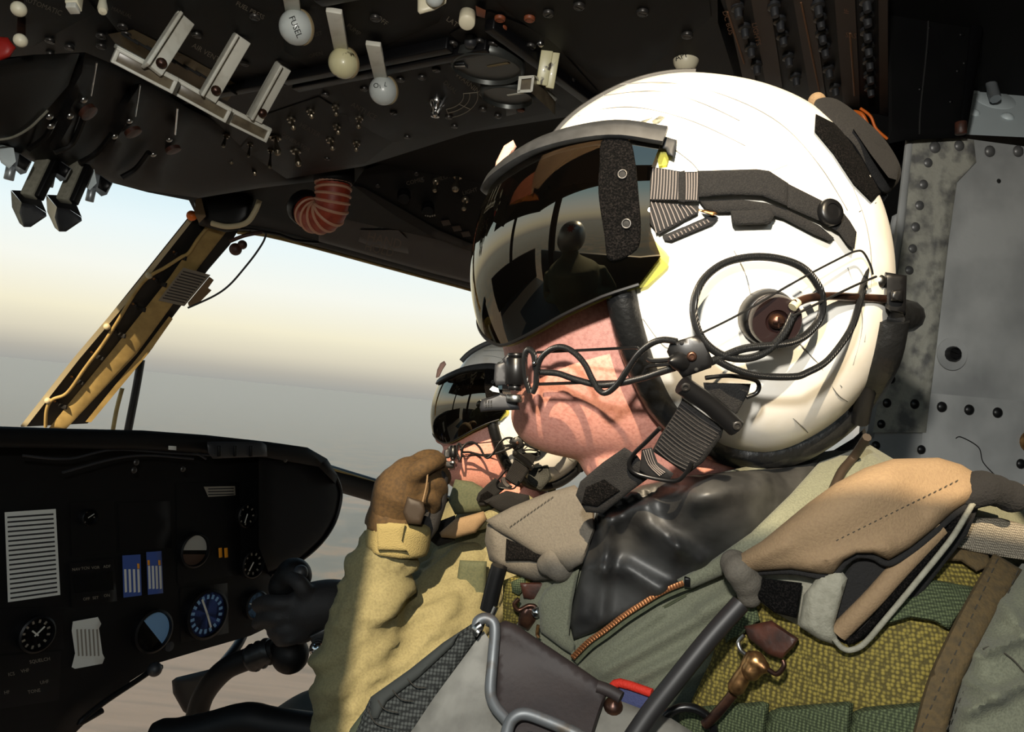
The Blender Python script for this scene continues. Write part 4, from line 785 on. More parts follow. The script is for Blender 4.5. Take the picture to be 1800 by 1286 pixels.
part('blue_horizon', chord(p, n, t_, w, R * .98, -.7, 2.5, .0068), M['glassd'], z, 'pale blue half of the attitude ball')
gauge(360, 1078, 38, 'blueg', 18, [(2.2, .8), (-1.0, .7)], 'glassd')
z, p, n, t_, w, R = gauge(338, 966, 27, 'gface', 0); part('attitude_sky', chord(p, n, t_, w, R * .95, .0, 3.14, .0068), M['skyball'], z); part('attitude_ground', chord(p, n, t_, w, R * .95, 3.4, 6.0, .0068), M['brownb'], z)
gauge(446, 1062, 22, 'glassd', 0, [(3.0, .7)]); gauge(430, 905, 19, 'gface', 8, [(-1.8, .7)]); gauge(440, 990, 22, 'gface', 10, [(-2.0, .6)]); gauge(152, 908, 13, 'gface', 3, [(.6, .8)])
for pts in ([(215, 976), (247, 974), (249, 1046), (217, 1050)], [(257, 970), (284, 968), (287, 1042), (260, 1045)]):
    z = part('tape_gauge', patch(pts, sh(PAN, .004), .006, res=14), M['blueg'], ip, 'blue vertical tape gauge'); x0, y0 = pts[0]; W_ = pts[1][0] - pts[0][0]
    for k in range(4): part('white_tape', patch([(x0 + 3 + k * W_ * .24, y0 + 24), (x0 + 7 + k * W_ * .24, y0 + 24), (x0 + 8.5 + k * W_ * .24, y0 + 64), (x0 + 4.5 + k * W_ * .24, y0 + 65)], sh(PAN, .0052), .001, res=30), M['paper'], z)
    part('amber_band', cat(*[patch([(x0 + a, y0 + 14), (x0 + a + 4, y0 + 14), (x0 + a + 4.5, y0 + 23), (x0 + a + .5, y0 + 23)], sh(PAN, .0054), .001, res=20) for a in ((2, W_ - 6) if x0 > 250 else (W_ - 6,))]), M['amber'], z)
z = part('radio_display', patch([(122, 990), (200, 982), (206, 1056), (126, 1066)], sh(PAN, .004), .008, .001, 5, 20), M['satin'], ip)
part('display_window', patch([(130, 1010), (198, 1004), (200, 1036), (132, 1042)], sh(PAN, .0055), .001, res=30), M['gface'], z); part('display_legend', cat(*[textg(s, u, v, 5, -5, sh(PAN, .006), .001) for s, u, v in (('NAV', 134, 1000), ('TCN', 150, 998), ('VOR', 168, 997), ('ADF', 188, 995), ('OFF', 152, 1052), ('SET', 168, 1050), ('ON', 188, 1046))]), M['print_'], z)
part('tuning_knob', lathe([(.01, 0), (.01, .012), (1e-6, .013)], *surf(292, 1134, PAN)[:2]), M['char'], ip); part('amber_lamps', cat(*[patch([(u, 963), (u + 6, 962), (u + 7, 979), (u + 1, 980)], sh(PAN, .006), .003, res=10) for u in (384, 394)]), M['amber'], ip)
for s, u, v in [('HF', 12, 1216), ('VHF', 44, 1178), ('UHF', 78, 1198), ('ICS', 20, 1184), ('TONE', 60, 1214), ('SQUELCH', 70, 1160)]: part('panel_lettering', textg(s, u, v, 6, -10, sh(PAN, .001), .001), M['print_'], ip)
for pts in ([(-160, 1076), (110, 1066), (112, 1140), (-160, 1160)], [(-160, 1165), (108, 1144), (104, 1230), (-160, 1270)], [(124, 884), (200, 880), (204, 970), (126, 978)], [(208, 884), (300, 880), (302, 962), (210, 968)], [(310, 850), (420, 846), (424, 1010), (312, 1026)], [(316, 1034), (400, 1024), (402, 1112), (318, 1130)]):
    part('panel_frame', patch(pts, sh(PAN, .0015), .004, res=30), M['satin'], ip)
part('lower_lever', pxtube([(180, 1248), (140, 1270), (180, 1236), (240, 1196), (270, 1176), (284, 1172)], sh(PAN, .03), 5, 8), M['black'], ip); part('lever_knob', ball(P(272, 1176, PAN(272, 1176) - .04), .014), M['char'], ip)
# pedal panel under the instrument panel
pe = thing('pedal', 'dark foot pedal plate below the instrument panel', 'pedal', P(330, 1260, 1.75))
part('pedal_arm', tube([P(380, 1180, 1.77), P(420, 1130, 1.85), P(440, 1080, 1.95)], .012), M['satin'], pe)
part('pedal_plate', patch([(302, 1196), (310, 1190), (376, 1174), (384, 1186), (340, 1262), (322, 1250), (304, 1218)], 1.75, .03, .006, 10, 12), M['satin'], pe)
# cyclic stick
cy = thing('cyclic_stick', 'black curved control stick in front of the far pilot', 'control stick', P(345, 1290, 1.5))
part('stick_tube', pxtube([(336, 1330, 1.5), (346, 1258, 1.5), (362, 1214, 1.49), (396, 1176, 1.47), (440, 1156, 1.46), (486, 1140, 1.45)], None, 19, 14), M['black'], cy)
part('rubber_boot', lathe([(.024, 0), (.027, .008), (.023, .016), (.027, .024), (.023, .032), (.026, .04), (.022, .05)], P(440, 1158, 1.46), P(486, 1138, 1.45) - P(440, 1158, 1.46), 18), M['blackpl'], cy)
part('grip', fuse([tube([P(500, 1146, 1.45), P(516, 1110, 1.44), P(512, 1060, 1.43), P(508, 1020, 1.42)], .026, 12), ball(P(516, 1012, 1.42), .034), ball(P(500, 1030, 1.42), .03), ball(P(510, 1150, 1.45), .036)], .006, 3), M['black'], cy)
part('trim_switch', cat(ball(P(528, 1006, 1.40), .014), ball(P(502, 1004, 1.41), .010)), M['char'], cy); part('chrome_button', ball(P(559, 1140, 1.37), .0155), M['chrome'], cy); part('wiring_clip', pxtube([(524, 1082, 1.40), (528, 1100, 1.40), (520, 1124, 1.40)], None, 2.5), M['char'], cy)
part('side_bracket', beam(P(548, 1128, 1.39), P(586, 1108, 1.40), .03, .02, UP, .004), M['blackpl'], cy)
# ------------------------------------------------------------------ near pilot: head and helmet
HD = .56; HC = P(1200, 480, HD)
EZ = (CAM - HC).normalized(); EX = (RC @ Vector((1, 0, 0))); EX = (EX - EZ * EX.dot(EZ)).normalized(); EY = EZ.cross(EX)
SPX = (HC - CAM).length / math.hypot(FPX, math.hypot(1200 - CX, 480 - CY))
def HL(u, v, z): return HC + EX * ((u - 1200) * SPX) - EY * ((v - 480) * SPX) + EZ * z
def toloc(p):
    q = p - HC; return 1200 + q.dot(EX) / SPX, 480 - q.dot(EY) / SPX, q.dot(EZ)
def img2loc(u, v, z):
    k = 1 - z / HD; return 1200 + (u - 1200) * k, 480 + (v - 480) * k
def star(outl, c, scale=1.0):
    a = sorted((math.atan2(y - c[1], x - c[0]), math.hypot(x - c[0], y - c[1]) * scale) for x, y in outl)
    tab = [(t - 2 * math.pi, r) for t, r in a[-3:]] + a + [(t + 2 * math.pi, r) for t, r in a[:3]]
    return lambda th: sinterp(tab, th)
sh_out = [(1180, 130), (1260, 138), (1340, 160), (1400, 190), (1450, 232), (1500, 305), (1535, 385), (1553, 475), (1552, 560), (1534, 640), (1495, 712), (1435, 768), (1360, 805), (1280, 800), (1200, 770), (1110, 720), (1010, 660), (940, 570), (908, 460), (910, 350), (938, 265), (985, 205), (1050, 163), (1110, 140)]
SCN = (1230, 475); SR = star(sh_out, SCN, .943); ST = .112
def shell(off=0., nth=150, nph=60, n=2.25):
    V, Fa = [], []
    for j in range(nph + 1):
        ph = -math.pi / 2 + math.pi * j / nph; c, s = math.cos(ph), math.sin(ph)
        cc = max(c, 0) ** (2 / n); ss = math.copysign(abs(s) ** (2 / n), s)
        for i in range(nth):
            th = -math.pi + 2 * math.pi * i / nth; r = SR(th) * cc + off / SPX * cc
            V.append(HL(SCN[0] + r * math.cos(th), SCN[1] + r * math.sin(th), (ST + off) * ss))
    for j in range(nph):
        for i in range(nth): Fa.append((j * nth + i, (j + 1) * nth + i, (j + 1) * nth + (i + 1) % nth, j * nth + (i + 1) % nth))
    return V, Fa
full = shell(); SHB = bvh_of(full); ON = lambda off: onto(SHB, off, .50)
npil = thing('person', 'near pilot in a white helmet with dark visor and green flight suit, facing left', 'person', P(1300, 1290, .6))
# opening cut: pixels of the edge roll on the near side
roll_px = [(1098, 330), (1086, 420), (1092, 510), (1110, 590), (1136, 660), (1166, 712), (1210, 752), (1262, 786), (1330, 800), (1400, 790), (1462, 755), (1510, 700), (1545, 630), (1560, 560)]
roll = []
for u, v in roll_px:
    h = SHB.ray_cast(CAM, ray(u, v)); p = h[0] if h[0] else SHB.find_nearest(P(u, v, .53))[0]
    roll.append(p)
rl = [toloc(p) for p in roll]
cut = [(q[0], q[1]) for q in rl] + [(1700, 560), (1700, 1100), (700, 1100), (700, 330)]
fo_ = []
cutp = [(float(a), float(b_)) for a, b_ in cut]
for f in full[1]:
    c = sum((full[0][i] for i in f), Vector()) / 4; u, v, z = toloc(c)
    if not inside(cutp, u, v): fo_.append(f)
hel = part('helmet', (full[0], fo_), M['white'], npil, 'white flight helmet', ang=None)
def hp(name, g, m, label=None, **k): return part(name, g, M[m], hel, label, **k)
mir = lambda p: p - EZ * (2 * (p - HC).dot(EZ))
far = [mir(p) for p in roll]
hp('edge_roll', cat(tube(roll, lambda t: .0100 + .0030 * min(1, max(0, t * 2 - .6)), 12, 6), tube(far, .0105, 12, 6)), 'rubber', 'black rubber edge roll')
hp('nape_roll', tube([roll[-1], roll[-1].lerp(far[-1], .25) + EX * .018, roll[-1].lerp(far[-1], .5) + EX * .024, roll[-1].lerp(far[-1], .75) + EX * .018, far[-1]], .0105, 12, 6), 'rubber')
# inner liner so that the opening is closed to view
lin_ = shell(-.006, 90, 40); hp('liner', ([v for v in lin_[0]], [f for f in lin_[1] if not inside(cutp, *toloc(sum((lin_[0][i] for i in f), Vector()) / 4)[:2])]), 'blackcl')
# visor
XF = [(200, 960), (235, 925), (262, 898), (300, 873), (340, 853), (380, 839), (430, 829), (480, 825), (530, 829), (570, 839), (610, 856), (650, 876), (700, 900)]
BOT = [(0, 556), (10, 566), (20, 588), (30, 607), (40, 615), (50, 605), (60, 584), (70, 556), (80, 528), (90, 500)]
TOPV = [(0, 335), (18, 322), (34, 292), (48, 262), (62, 244), (76, 238), (90, 252)]
def visor_W(v): return max(.121 - 5.4e-7 * (v - 430) ** 2, .06)
XE0 = 1200 - 52 * .8
def visor_pt(psi, t, off=0., xe_add=0., dtop=0., dbot=0.):
    sg = math.copysign(1, psi); cr_ = max(0, math.cos(math.radians(psi))) ** .74; a = math.degrees(math.acos(min(1, cr_)))
    yt = sinterp(TOPV, a) + dtop; yb = sinterp(BOT, a) + dbot
    v_img = yt + (yb - yt) * t; zz = .112 * (1 - cr_ ** 2.7) ** .37; v = v_img
    for _ in range(3):
        v = img2loc(0, v_img, zz)[1]; zz = visor_W(v) * (1 - cr_ ** 2.7) ** .37
    xe = interp([(230, 1164), (262, 1154), (300, 1140), (400, 1142), (450, 1162), (480, 1140), (520, 1110)], v_img) + (xe_add(v_img) if callable(xe_add) else xe_add)
    xel, _ = img2loc(xe, 0, .112); xf = 825 + .0017 * (v - 485) ** 2; xf = 1200 + (xf - 1200) * .975
    ce = (XE0 - xel) / (XE0 - xf); c = ce + (1 - ce) * cr_
    s = (1 - max(c, 0) ** 2.7) ** .37 * sg
    u = XE0 - (XE0 - xf) * c - off / SPX * max(c, 0); z = (visor_W(v) + off) * s
    return HL(u, v, z)
def vgrid(p0, p1, npsi, nt_, t0=0, t1=1, **k):
    V, Fa = [], []
    for i in range(npsi + 1):
        for j in range(nt_ + 1): V.append(visor_pt(p0 + (p1 - p0) * i / npsi, t0 + (t1 - t0) * j / nt_, **k))
    for i in range(npsi):
        for j in range(nt_): Fa.append((i * (nt_ + 1) + j, i * (nt_ + 1) + j + 1, (i + 1) * (nt_ + 1) + j + 1, (i + 1) * (nt_ + 1) + j))
    return V, Fa
vg = vgrid(-90, 90, 96, 40); hp('visor', vg, 'visor', 'dark smoked mirror visor', ang=None); VB = bvh_of(vg); ONV = lambda off: onto(VB, off, .46)
hp('inner_visor', vgrid(-90, 90, 72, 20, off=-.004, xe_add=lambda q: interp([(270, 8), (300, 14), (330, -8), (410, -8), (440, 10), (470, 26), (520, 10)], q), dbot=3, dtop=80), 'yvis', 'clear yellow inner visor', ang=None)
hp('inner_visor_corner', patch([(1152, 262), (1178, 268), (1172, 290), (1158, 292)], ON(.004), .002, res=6), 'yvis')
hp('visor_edge', tube([visor_pt(-90 + 180 * i / 90, 1.0) for i in range(91)], .0012, 6, 1), 'blackpl')
hp('crest_shade_strip', tube([HL(SCN[0] + SR(a_) * math.cos(a_) * 1.025, SCN[1] + SR(a_) * math.sin(a_) * 1.025, -.026) for a_ in [math.radians(-138 + 5 * k) for k in range(10)]], .011, 10, 3, flat=.6), 'rim', 'dark strip put in as shade beyond the crest')  # dark tube models the shading beside the helmet top
# visor top rim: a thick strip following the top edge
rimv = [visor_pt(-92 + 184 * i / 60, 0, .002, dtop=-10) for i in range(61)]
V, Fa = [], []
for i in range(61):
    ps = -92 + 184 * i / 60
    for (o_, dt) in ((.004, -24), (.006, -14), (.006, 2), (.003, 7), (-.006, 4), (-.006, -24)):
        V.append(visor_pt(ps, 0, o_, dtop=dt, xe_add=4))
for i in range(60):
    for k in range(6): Fa.append((i * 6 + k, i * 6 + (k + 1) % 6, (i + 1) * 6 + (k + 1) % 6, (i + 1) * 6 + k))
Fa += [tuple(range(5, -1, -1)), tuple(range(360, 366))]
hp('visor_rim', (V, Fa), 'rim', 'grey black strip along the visor top')
hp('rim_end_block', patch([(1162, 238), (1190, 246), (1184, 276), (1174, 272), (1170, 262), (1160, 260)], ON(.010), .009, .001, 4, 6), 'rim')
hp('velcro_patch', patch([(1060, 244), (1104, 246), (1116, 280), (1122, 340), (1126, 400), (1118, 440), (1072, 458), (1062, 410), (1052, 340), (1054, 290)], ONV(.0012), .002, .001, 6, 8, True), 'velcro', 'fuzzy black fastener patch')
for u, v in ((1094, 306), (1101, 393)):
    p, n, _ = surf(u, v, ONV(.003)); hp('grommet', torus(p, n, .0025, .0007, 20, 8), 'fast'); hp('grommet_hole', lathe([(.0024, 0), (1e-6, .0004)], p, n, 14), 'ink')
hp('pink_tab', patch([(866, 318), (872, 284), (886, 256), (902, 246), (908, 258), (892, 282), (878, 312)], .585, .012, .003, 6, 7), 'peach', 'pink fleece tab beyond the visor')
# straps along the side
D1 = ON(.006)
def ribbed(pts, w0, n, name, df, along):
    g = hp(name, patch(pts, df, .002, .0006, 5, 9), 'ribweb')
    hp('rib_threads', cat(*[pxtube([a, a.lerp(b_, .5) + Vector((.6, 0)), b_], sh(df, .0011), 1.3, 5, 3) for a, b_ in along]), 'ribline')
V2 = lambda x, y: Vector((x, y))
def lines(a0, a1, b0, b1, n): return [(V2(*a0).lerp(V2(*a1), (k + .5) / n), V2(*b0).lerp(V2(*b1), (k + .5) / n)) for k in range(n)]
ribbed([(1138, 292), (1196, 301), (1200, 352), (1136, 352)], 0, 0, 'ribbed_strap', ON(.0065), lines((1140, 293), (1196, 303), (1136, 350), (1194, 351), 11))
ribbed([(1202, 302), (1228, 301), (1228, 354), (1202, 354)], 0, 0, 'ribbed_strap', ON(.0075), lines((1204, 304), (1228, 303), (1204, 351), (1226, 352), 5))
hp('strap_keeper', patch([(1193, 302), (1204, 299), (1204, 356), (1192, 354)], ON(.009), .003, .0006, 3, 6), 'web')
ribbed([(1136, 354), (1228, 362), (1228, 374), (1158, 412), (1140, 390)], 0, 0, 'lower_ribbed_strap', ON(.0050), [(V2(1137 + 7.6 * k, 354 + .8 * k), V2(1154 + 7 * k, 409 - 3.6 * k)) for k in range(11)])
ribbed([(1164, 414), (1254, 376), (1262, 384), (1252, 394), (1180, 424), (1168, 422)], 0, 0, 'under_strap', ON(.0040), [(V2(1176 + 6.6 * k, 415 - 2.9 * k), V2(1180 + 6.6 * k, 421 - 3.0 * k)) for k in range(11)])
hp('elastic_band', patch([(1226, 300), (1330, 297), (1352, 300), (1386, 322), (1384, 362), (1340, 344), (1300, 342), (1228, 346)], ON(.0085), .003, .0012, 6, 8), 'web', 'woven elastic band')
hp('band_tail', patch([(1384, 322), (1440, 350), (1480, 370), (1494, 388), (1506, 408), (1502, 438), (1490, 430), (1474, 408), (1440, 388), (1384, 364)], ON(.007), .003, .001, 6, 8), 'web')
hp('second_band', patch([(1228, 352), (1300, 350), (1346, 356), (1384, 368), (1440, 396), (1466, 418), (1458, 424), (1430, 412), (1376, 384), (1330, 372), (1262, 374), (1240, 368)], ON(.0050), .003, .001, 5, 8), 'web')
hp('band_loop', patch([(1284, 370), (1352, 368), (1362, 378), (1354, 394), (1290, 396), (1286, 390)], ON(.009), .006, .002, 6, 7), 'web')
hp('brass_buckle', patch([(1228, 367), (1258, 372), (1262, 376), (1252, 379), (1228, 371)], ON(.0078), .0016, .0008, 3, 6), 'brass')
p, n, t_ = surf(1462, 372, ON(.011)); hp('snap_button', lathe([(.0078, -.003), (.0080, 0), (.0070, .0016), (.0046, .0018), (.0044, .0012), (1e-6, .0014)], p, n, 26), 'blackpl', 'round black snap button')
hp('loose_thread', pxtube([(1352, 302), (1366, 297), (1384, 290)], ON(.008), .5, 4), 'ink')
# seams of the white tape, scuffs
for q in ([(1016, 204), (1070, 190), (1130, 190), (1220, 214), (1310, 256)], [(1090, 148), (1180, 146), (1280, 170), (1370, 216), (1440, 290), (1490, 370)], [(1060, 168), (1150, 160), (1230, 180), (1300, 212)], [(1185, 262), (1215, 285), (1228, 300)], [(1130, 560), (1170, 610), (1200, 600)], [(1394, 590), (1430, 630), (1480, 680)], [(1330, 680), (1400, 740), (1420, 760)], [(1440, 640), (1470, 690), (1490, 705)], [(1500, 330), (1524, 400), (1532, 480), (1520, 600)], [(1540, 356), (1510, 372)], [(1290, 440), (1310, 480), (1320, 520)], [(1490, 470), (1516, 560), (1500, 640)]):
    hp('tape_seam', pxtube(q, ON(.0003), .95, 5), 'seam')
hp('scuff_mark', patch([(1146, 212), (1160, 203), (1169, 206), (1158, 217), (1148, 218)], ON(.0004), .0008, res=6), 'grime'); hp('scuff_mark', patch([(1118, 222), (1128, 212), (1148, 206), (1136, 214), (1126, 222)], ON(.0004), .0008, res=6), 'grime')
# rear battery pouch
hp('rear_pouch', patch([(1434, 176), (1470, 174), (1520, 210), (1556, 246), (1582, 290), (1580, 318), (1560, 340), (1540, 330), (1500, 260), (1464, 226), (1436, 204)][::1], tps([(1440, 190, .500), (1580, 300, .515), (1500, 250, .488), (1540, 330, .496)]), .05, .010, 22, 8, True), 'web', 'black fabric pouch at the back')
hp('pouch_velcro', patch([(1434, 200), (1466, 216), (1524, 275), (1552, 335), (1532, 354), (1500, 322), (1464, 268), (1432, 230)], ON(.004), .006, .002, 6, 8), 'velcro')
hp('pouch_flap', patch([(1500, 226), (1556, 246), (1582, 290), (1576, 316), (1562, 312), (1530, 270)], tps([(1500, 230, .478), (1580, 300, .500), (1540, 280, .480)]), .01, .003, 8, 8), 'web'); hp('pouch_stud', ball(P(1436, 178, .53), .006), 'pouch')
hp('pouch_cord', pxtube([(1556, 342, .515), (1546, 356, .495), (1540, 374, .485), (1540, 394, .480), (1532, 436, .470), (1524, 464, .463), (1516, 510, .455), (1510, 536, .450), (1494, 581, .441), (1456, 632, .433), (1420, 654, .430), (1394, 662, .428), (1333, 660, .425), (1290, 648, .424), (1262, 634, .424)], None, 6, 8, 5), 'cable', 'dark cord looping from the rear pouch')
# ------------------------------------------------------------------ face and neck: one continuous skin
fs = [(905, 330), (885, 420), (880, 520), (880, 600), (884, 650), (890, 700), (896, 750), (912, 784), (950, 806), (1010, 818), (1080, 822), (1170, 812), (1260, 760), (1320, 650), (1340, 500), (1300, 360), (1180, 280), (1050, 270), (960, 290)]
ff = [(905, 330), (886, 420), (884, 500), (872, 535), (852, 572), (850, 588), (862, 604), (884, 610), (890, 630), (878, 646), (890, 660), (882, 676), (904, 692), (906, 712), (897, 740), (902, 766), (925, 792), (960, 808), (1010, 818), (1080, 822), (1170, 812), (1260, 760), (1320, 650), (1340, 500), (1300, 360), (1180, 280), (1050, 270), (960, 290)]
FC = (1090, 580); RS = star(fs, FC); RFn = star(ff, FC); V, Fa = [], []; NT, NP = 200, 60
for j in range(NP + 1):
    ph = -math.pi / 2 + math.pi * j / NP; c = max(math.cos(ph), 0) ** .86; s = math.copysign(abs(math.sin(ph)) ** .9, math.sin(ph))
    for i in range(NT):
        th = -math.pi + 2 * math.pi * i / NT; r0, r1 = RS(th), RFn(th); x0 = FC[1] + r1 * math.sin(th)
        wd_ = .20 if x0 < 620 else .38
        r = r0 + (r1 - r0) * math.exp(-(ph / wd_) ** 2)
        zz = .078 * s; low = max(0, (FC[1] + r * math.sin(th) * c - 640) / 180); zz *= 1 - .16 * low
        V.append(HL(FC[0] + r * c * math.cos(th), FC[1] + r * c * math.sin(th), zz))
for j in range(NP):
    for i in range(NT): Fa.append((j * NT + i, (j + 1) * NT + i, (j + 1) * NT + (i + 1) % NT, j * NT + (i + 1) % NT))
neck = tube([HL(1190, 700, -.006), HL(1215, 790, -.008), HL(1245, 870, -.012)], .050, 28, 5)
thr = ball(HL(1110, 790, 0), .040, 20, 14)
hg = fuse([(V, Fa), neck, thr], .0028, 6); hd = part('head', hg, M['skin'], npil, ang=None); HB = bvh_of(hg)
for s in (-1, 1): part('eye', ball(HL(925, 478, s * .03), .012), M['eye'], hd)
part('ear', lathe([(.001, 0), (.03, .004), (.028, .01), (.012, .006), (1e-6, .004)], HL(1230, 520, .072), EZ, 20), M['skin'], hd)
# ear disc
p, n, t_ = surf(1350, 556, ON(0.)); R = 45 * .44 / FPX
hp('ear_base', lathe([(R * 1.12, -.006), (R * 1.12, .004), (R * 1.04, .010), (R * .9, .011)], p - EX * .001, n, 30), 'blackpl')
hp('ear_disc', lathe([(R * .98, .006), (R, .009), (R * .99, .016), (R * .93, .018), (R * .45, .018), (R * .42, .0165), (R * .3, .0155), (1e-6, .0155)], p, n, 36), 'brownpl', 'dark brown disc over the ear')
hp('disc_screw', cat(lathe([(R * .3, .015), (R * .3, .018), (R * .2, .020), (1e-6, .0205)], p, n, 18), box(p + n * .0204, t_, n.cross(t_), n, (R * .2, R * .035, .0006)), box(p + n * .0204, n.cross(t_), t_, n, (R * .2, R * .035, .0006))), 'bronze', 'cross head screw')
# cables and wires
BD0 = tps([(900, 660, .502), (1000, 650, .482), (1100, 650, .456), (1200, 620, .432), (1350, 550, .426), (1230, 600, .430), (1500, 500, .445), (1560, 530, .470), (1330, 455, .432)])
HON = onto(HB, .011, .50)
BD = lambda u, v: min(BD0(u, v), HON(u, v)) if 930 < u < 1120 and 600 < v < 720 else BD0(u, v)
hp('cable_loop', pxtube([(1394, 552), (1376, 588), (1346, 618), (1310, 630), (1270, 624), (1238, 600), (1222, 566), (1220, 530), (1236, 492), (1270, 464), (1316, 452), (1366, 454), (1410, 470), (1438, 502), (1446, 534), (1440, 562), (1420, 586), (1396, 600), (1366, 606), (1310, 612), (1272, 626), (1240, 640)], sh(BD, .002), 7.2, 10, 6), 'cable', 'coiled black cable ring around the ear disc')
hp('cable_sleeve', pxtube([(1396, 534, .426), (1420, 524, .430), (1456, 520, .438), (1500, 522, .452), (1540, 524, .466), (1566, 526, .472)], None, 7.5, 10), 'bronze', 'brown braided cable sleeve'); hp('sleeve_end', pxtube([(1393, 540, .4255), (1402, 530, .427)], None, 8.5, 10, 2), 'postw')
hp('boom_wire', pxtube([(1232, 586), (1300, 552), (1400, 494), (1480, 452), (1506, 441), (1518, 444), (1530, 466), (1534, 482)], sh(BD, .004), 2.1, 6), 'wire'); hp('boom_wire', pxtube([(1392, 556), (1440, 532), (1500, 503), (1540, 486)], sh(BD, .004), 2.4, 6), 'wire')
hp('cord_connector', cat(patch([(1556, 478), (1594, 484), (1592, 552), (1566, 548), (1556, 540)], .470, .02, .003, 5, 8), patch([(1566, 510), (1588, 508), (1588, 530), (1566, 528)], .464, .01, .002, 4, 6)), 'blackpl', 'black cord connector behind the ear'); hp('connector_bolt', ball(P(1545, 494, .47), .0042), 'steel')
hp('connector_boot', pxtube([(1566, 546, .50), (1558, 580, .50), (1536, 640, .50), (1520, 700, .51), (1512, 740, .52)], None, 16, 10), 'blackpl')
# boom
def pb_(u, v, off=0.): return P(u, v, BD(u, v) - off)
hp('boom_hinge', patch([(1178, 602), (1226, 588), (1238, 602), (1254, 634), (1250, 646), (1200, 664), (1190, 650), (1180, 634), (1172, 618)], sh(BD, .004), .012, .0016, 4, 8), 'blackpl', 'black boom hinge block'); hp('hinge_screw', screw(1216, 626, sh(BD, .0055), .0028, .6, False), 'bronze')
for u, v in ((1198, 602), (1224, 650)): hp('hinge_pin', dome(u, v, sh(BD, .0068), .0012), 'ink')
hp('hinge_cone', lathe([(.0062, 0), (.005, .004), (.002, .010), (1e-6, .011)], pb_(1196, 634, .003), EZ - EX * .6 + EY * .1, 14), 'blackpl')
hp('boom_arm', pxtube([(944, 619), (1030, 615), (1110, 611), (1122, 613), (1130, 622)], sh(BD, .002), 2.6, 6), 'blackmet'); hp('boom_arm', pxtube([(944, 675), (1030, 672), (1100, 670), (1124, 666), (1132, 654), (1140, 644), (1178, 640)], sh(BD, .002), 3.0, 6), 'blackmet')
hp('boom_arm', pxtube([(1138, 630), (1148, 634), (1180, 632)], sh(BD, .001), 4.5, 6), 'blackmet')
hp('boom_cable', pxtube([(1190, 600), (1166, 597), (1144, 604), (1122, 622), (1104, 648), (1086, 674), (1066, 690), (1052, 684), (1040, 664), (1028, 640), (1010, 620), (990, 610), (970, 613), (952, 628), (944, 650), (942, 676), (936, 690)], sh(BD, .006), 5.6, 9, 6), 'cable', 'thin cable wound round the boom'); hp('boom_cable', pxtube([(932, 690), (924, 664), (922, 630), (928, 614), (938, 622), (942, 650)], sh(BD, .006), 5.6, 9, 6), 'cable')
hp('boom_lead', pxtube([(950, 654), (980, 656), (1010, 666), (1050, 676), (1084, 674), (1130, 664), (1160, 654), (1186, 646)], sh(BD, .003), 6.0, 9, 6), 'cable', 'twisted thicker microphone lead')
# microphone
md = .50
hp('mic_swivel', cat(cyl(P(908, 628, md), P(906, 676, md), .0066, 18), cyl(P(908, 620, md), P(908, 628, md), .0055, 18), cyl(P(906, 676, md), P(905, 686, md), .0045, 18)), 'blackmet', 'glossy black microphone swivel'); hp('mic_bracket', cat(patch([(870, 640), (890, 634), (892, 676), (872, 678), (868, 668)], md + .003, .010, .001, 4, 6), patch([(882, 632), (894, 620), (902, 622), (896, 636), (894, 674), (888, 676), (888, 638)], md + .002, .006, .001, 3, 6)), 'char')
hp('mic_thumbscrew', lathe([(.0056, 0), (.0060, .001), (.0060, .004), (.0054, .0048)], P(905, 706, md), P(906, 690, md) - P(905, 706, md), 24), 'steel', 'knurled grey thumbscrew'); hp('mic_latch', patch([(866, 678), (876, 682), (878, 690), (866, 688), (860, 684)], md - .001, .005, res=5), 'silv')
hp('mic_capsule', patch([(846, 702), (866, 696), (880, 690), (912, 700), (914, 720), (866, 722), (845, 724), (843, 716)], md + .004, .016, .003, 6, 6), 'char', 'slotted boom microphone capsule')
hp('mic_slots', cat(*[patch([(853 + 4.6 * k, 704 + 7 * j), (855.5 + 4.6 * k, 703 + 7 * j), (855.5 + 4.6 * k, 708 + 7 * j), (853 + 4.6 * k, 709 + 7 * j)], md + .0005, .002, res=4) for k in range(3) for j in range(2)]), 'ink'); hp('mic_screw', ball(P(939, 638, BD(939, 638) - .01), .0015, 8, 6), 'chrome')
# chin strap hardware
CDp = tps([(1190, 670, .432), (1310, 750, .440), (1330, 680, .436), (1160, 740, .448), (1230, 800, .450), (1140, 830, .468), (1030, 880, .492), (1100, 870, .478), (1210, 830, .456)])
hp('strap_webbing', patch([(1236, 672), (1320, 674), (1316, 690), (1296, 726), (1288, 730), (1240, 694)], sh(CDp, -.006), .004, .001, 5, 8), 'web'); hp('strap_wire_loop', pxtube([(1240, 664), (1280, 660), (1322, 666), (1334, 676), (1330, 690), (1312, 698)], sh(CDp, .0), 4, 8), 'blackmet')
hp('strap_bar', pxtube([(1198, 676), (1250, 712), (1294, 752)], sh(CDp, .004), 17, 12, 3), 'blackpl', 'black pad bar with two hex bolts')
for u, v in ((1205, 680), (1296, 748)): hp('bar_bolt', screw(u, v, sh(CDp, .0098), .0026, .4, False), 'fast')
hp('chin_strap', patch([(1200, 700), (1272, 752), (1268, 768), (1236, 812), (1208, 834), (1176, 812), (1146, 792), (1160, 766), (1186, 726)], sh(CDp, .0), .005, .0022, 8, 9, wr=ridges([(1180, 750, 1240, 790, 6, .0008), (1165, 780, 1220, 815, 5, .0008), (1200, 730, 1256, 766, 5, .0006)])), 'web', 'wide black chin strap webbing')
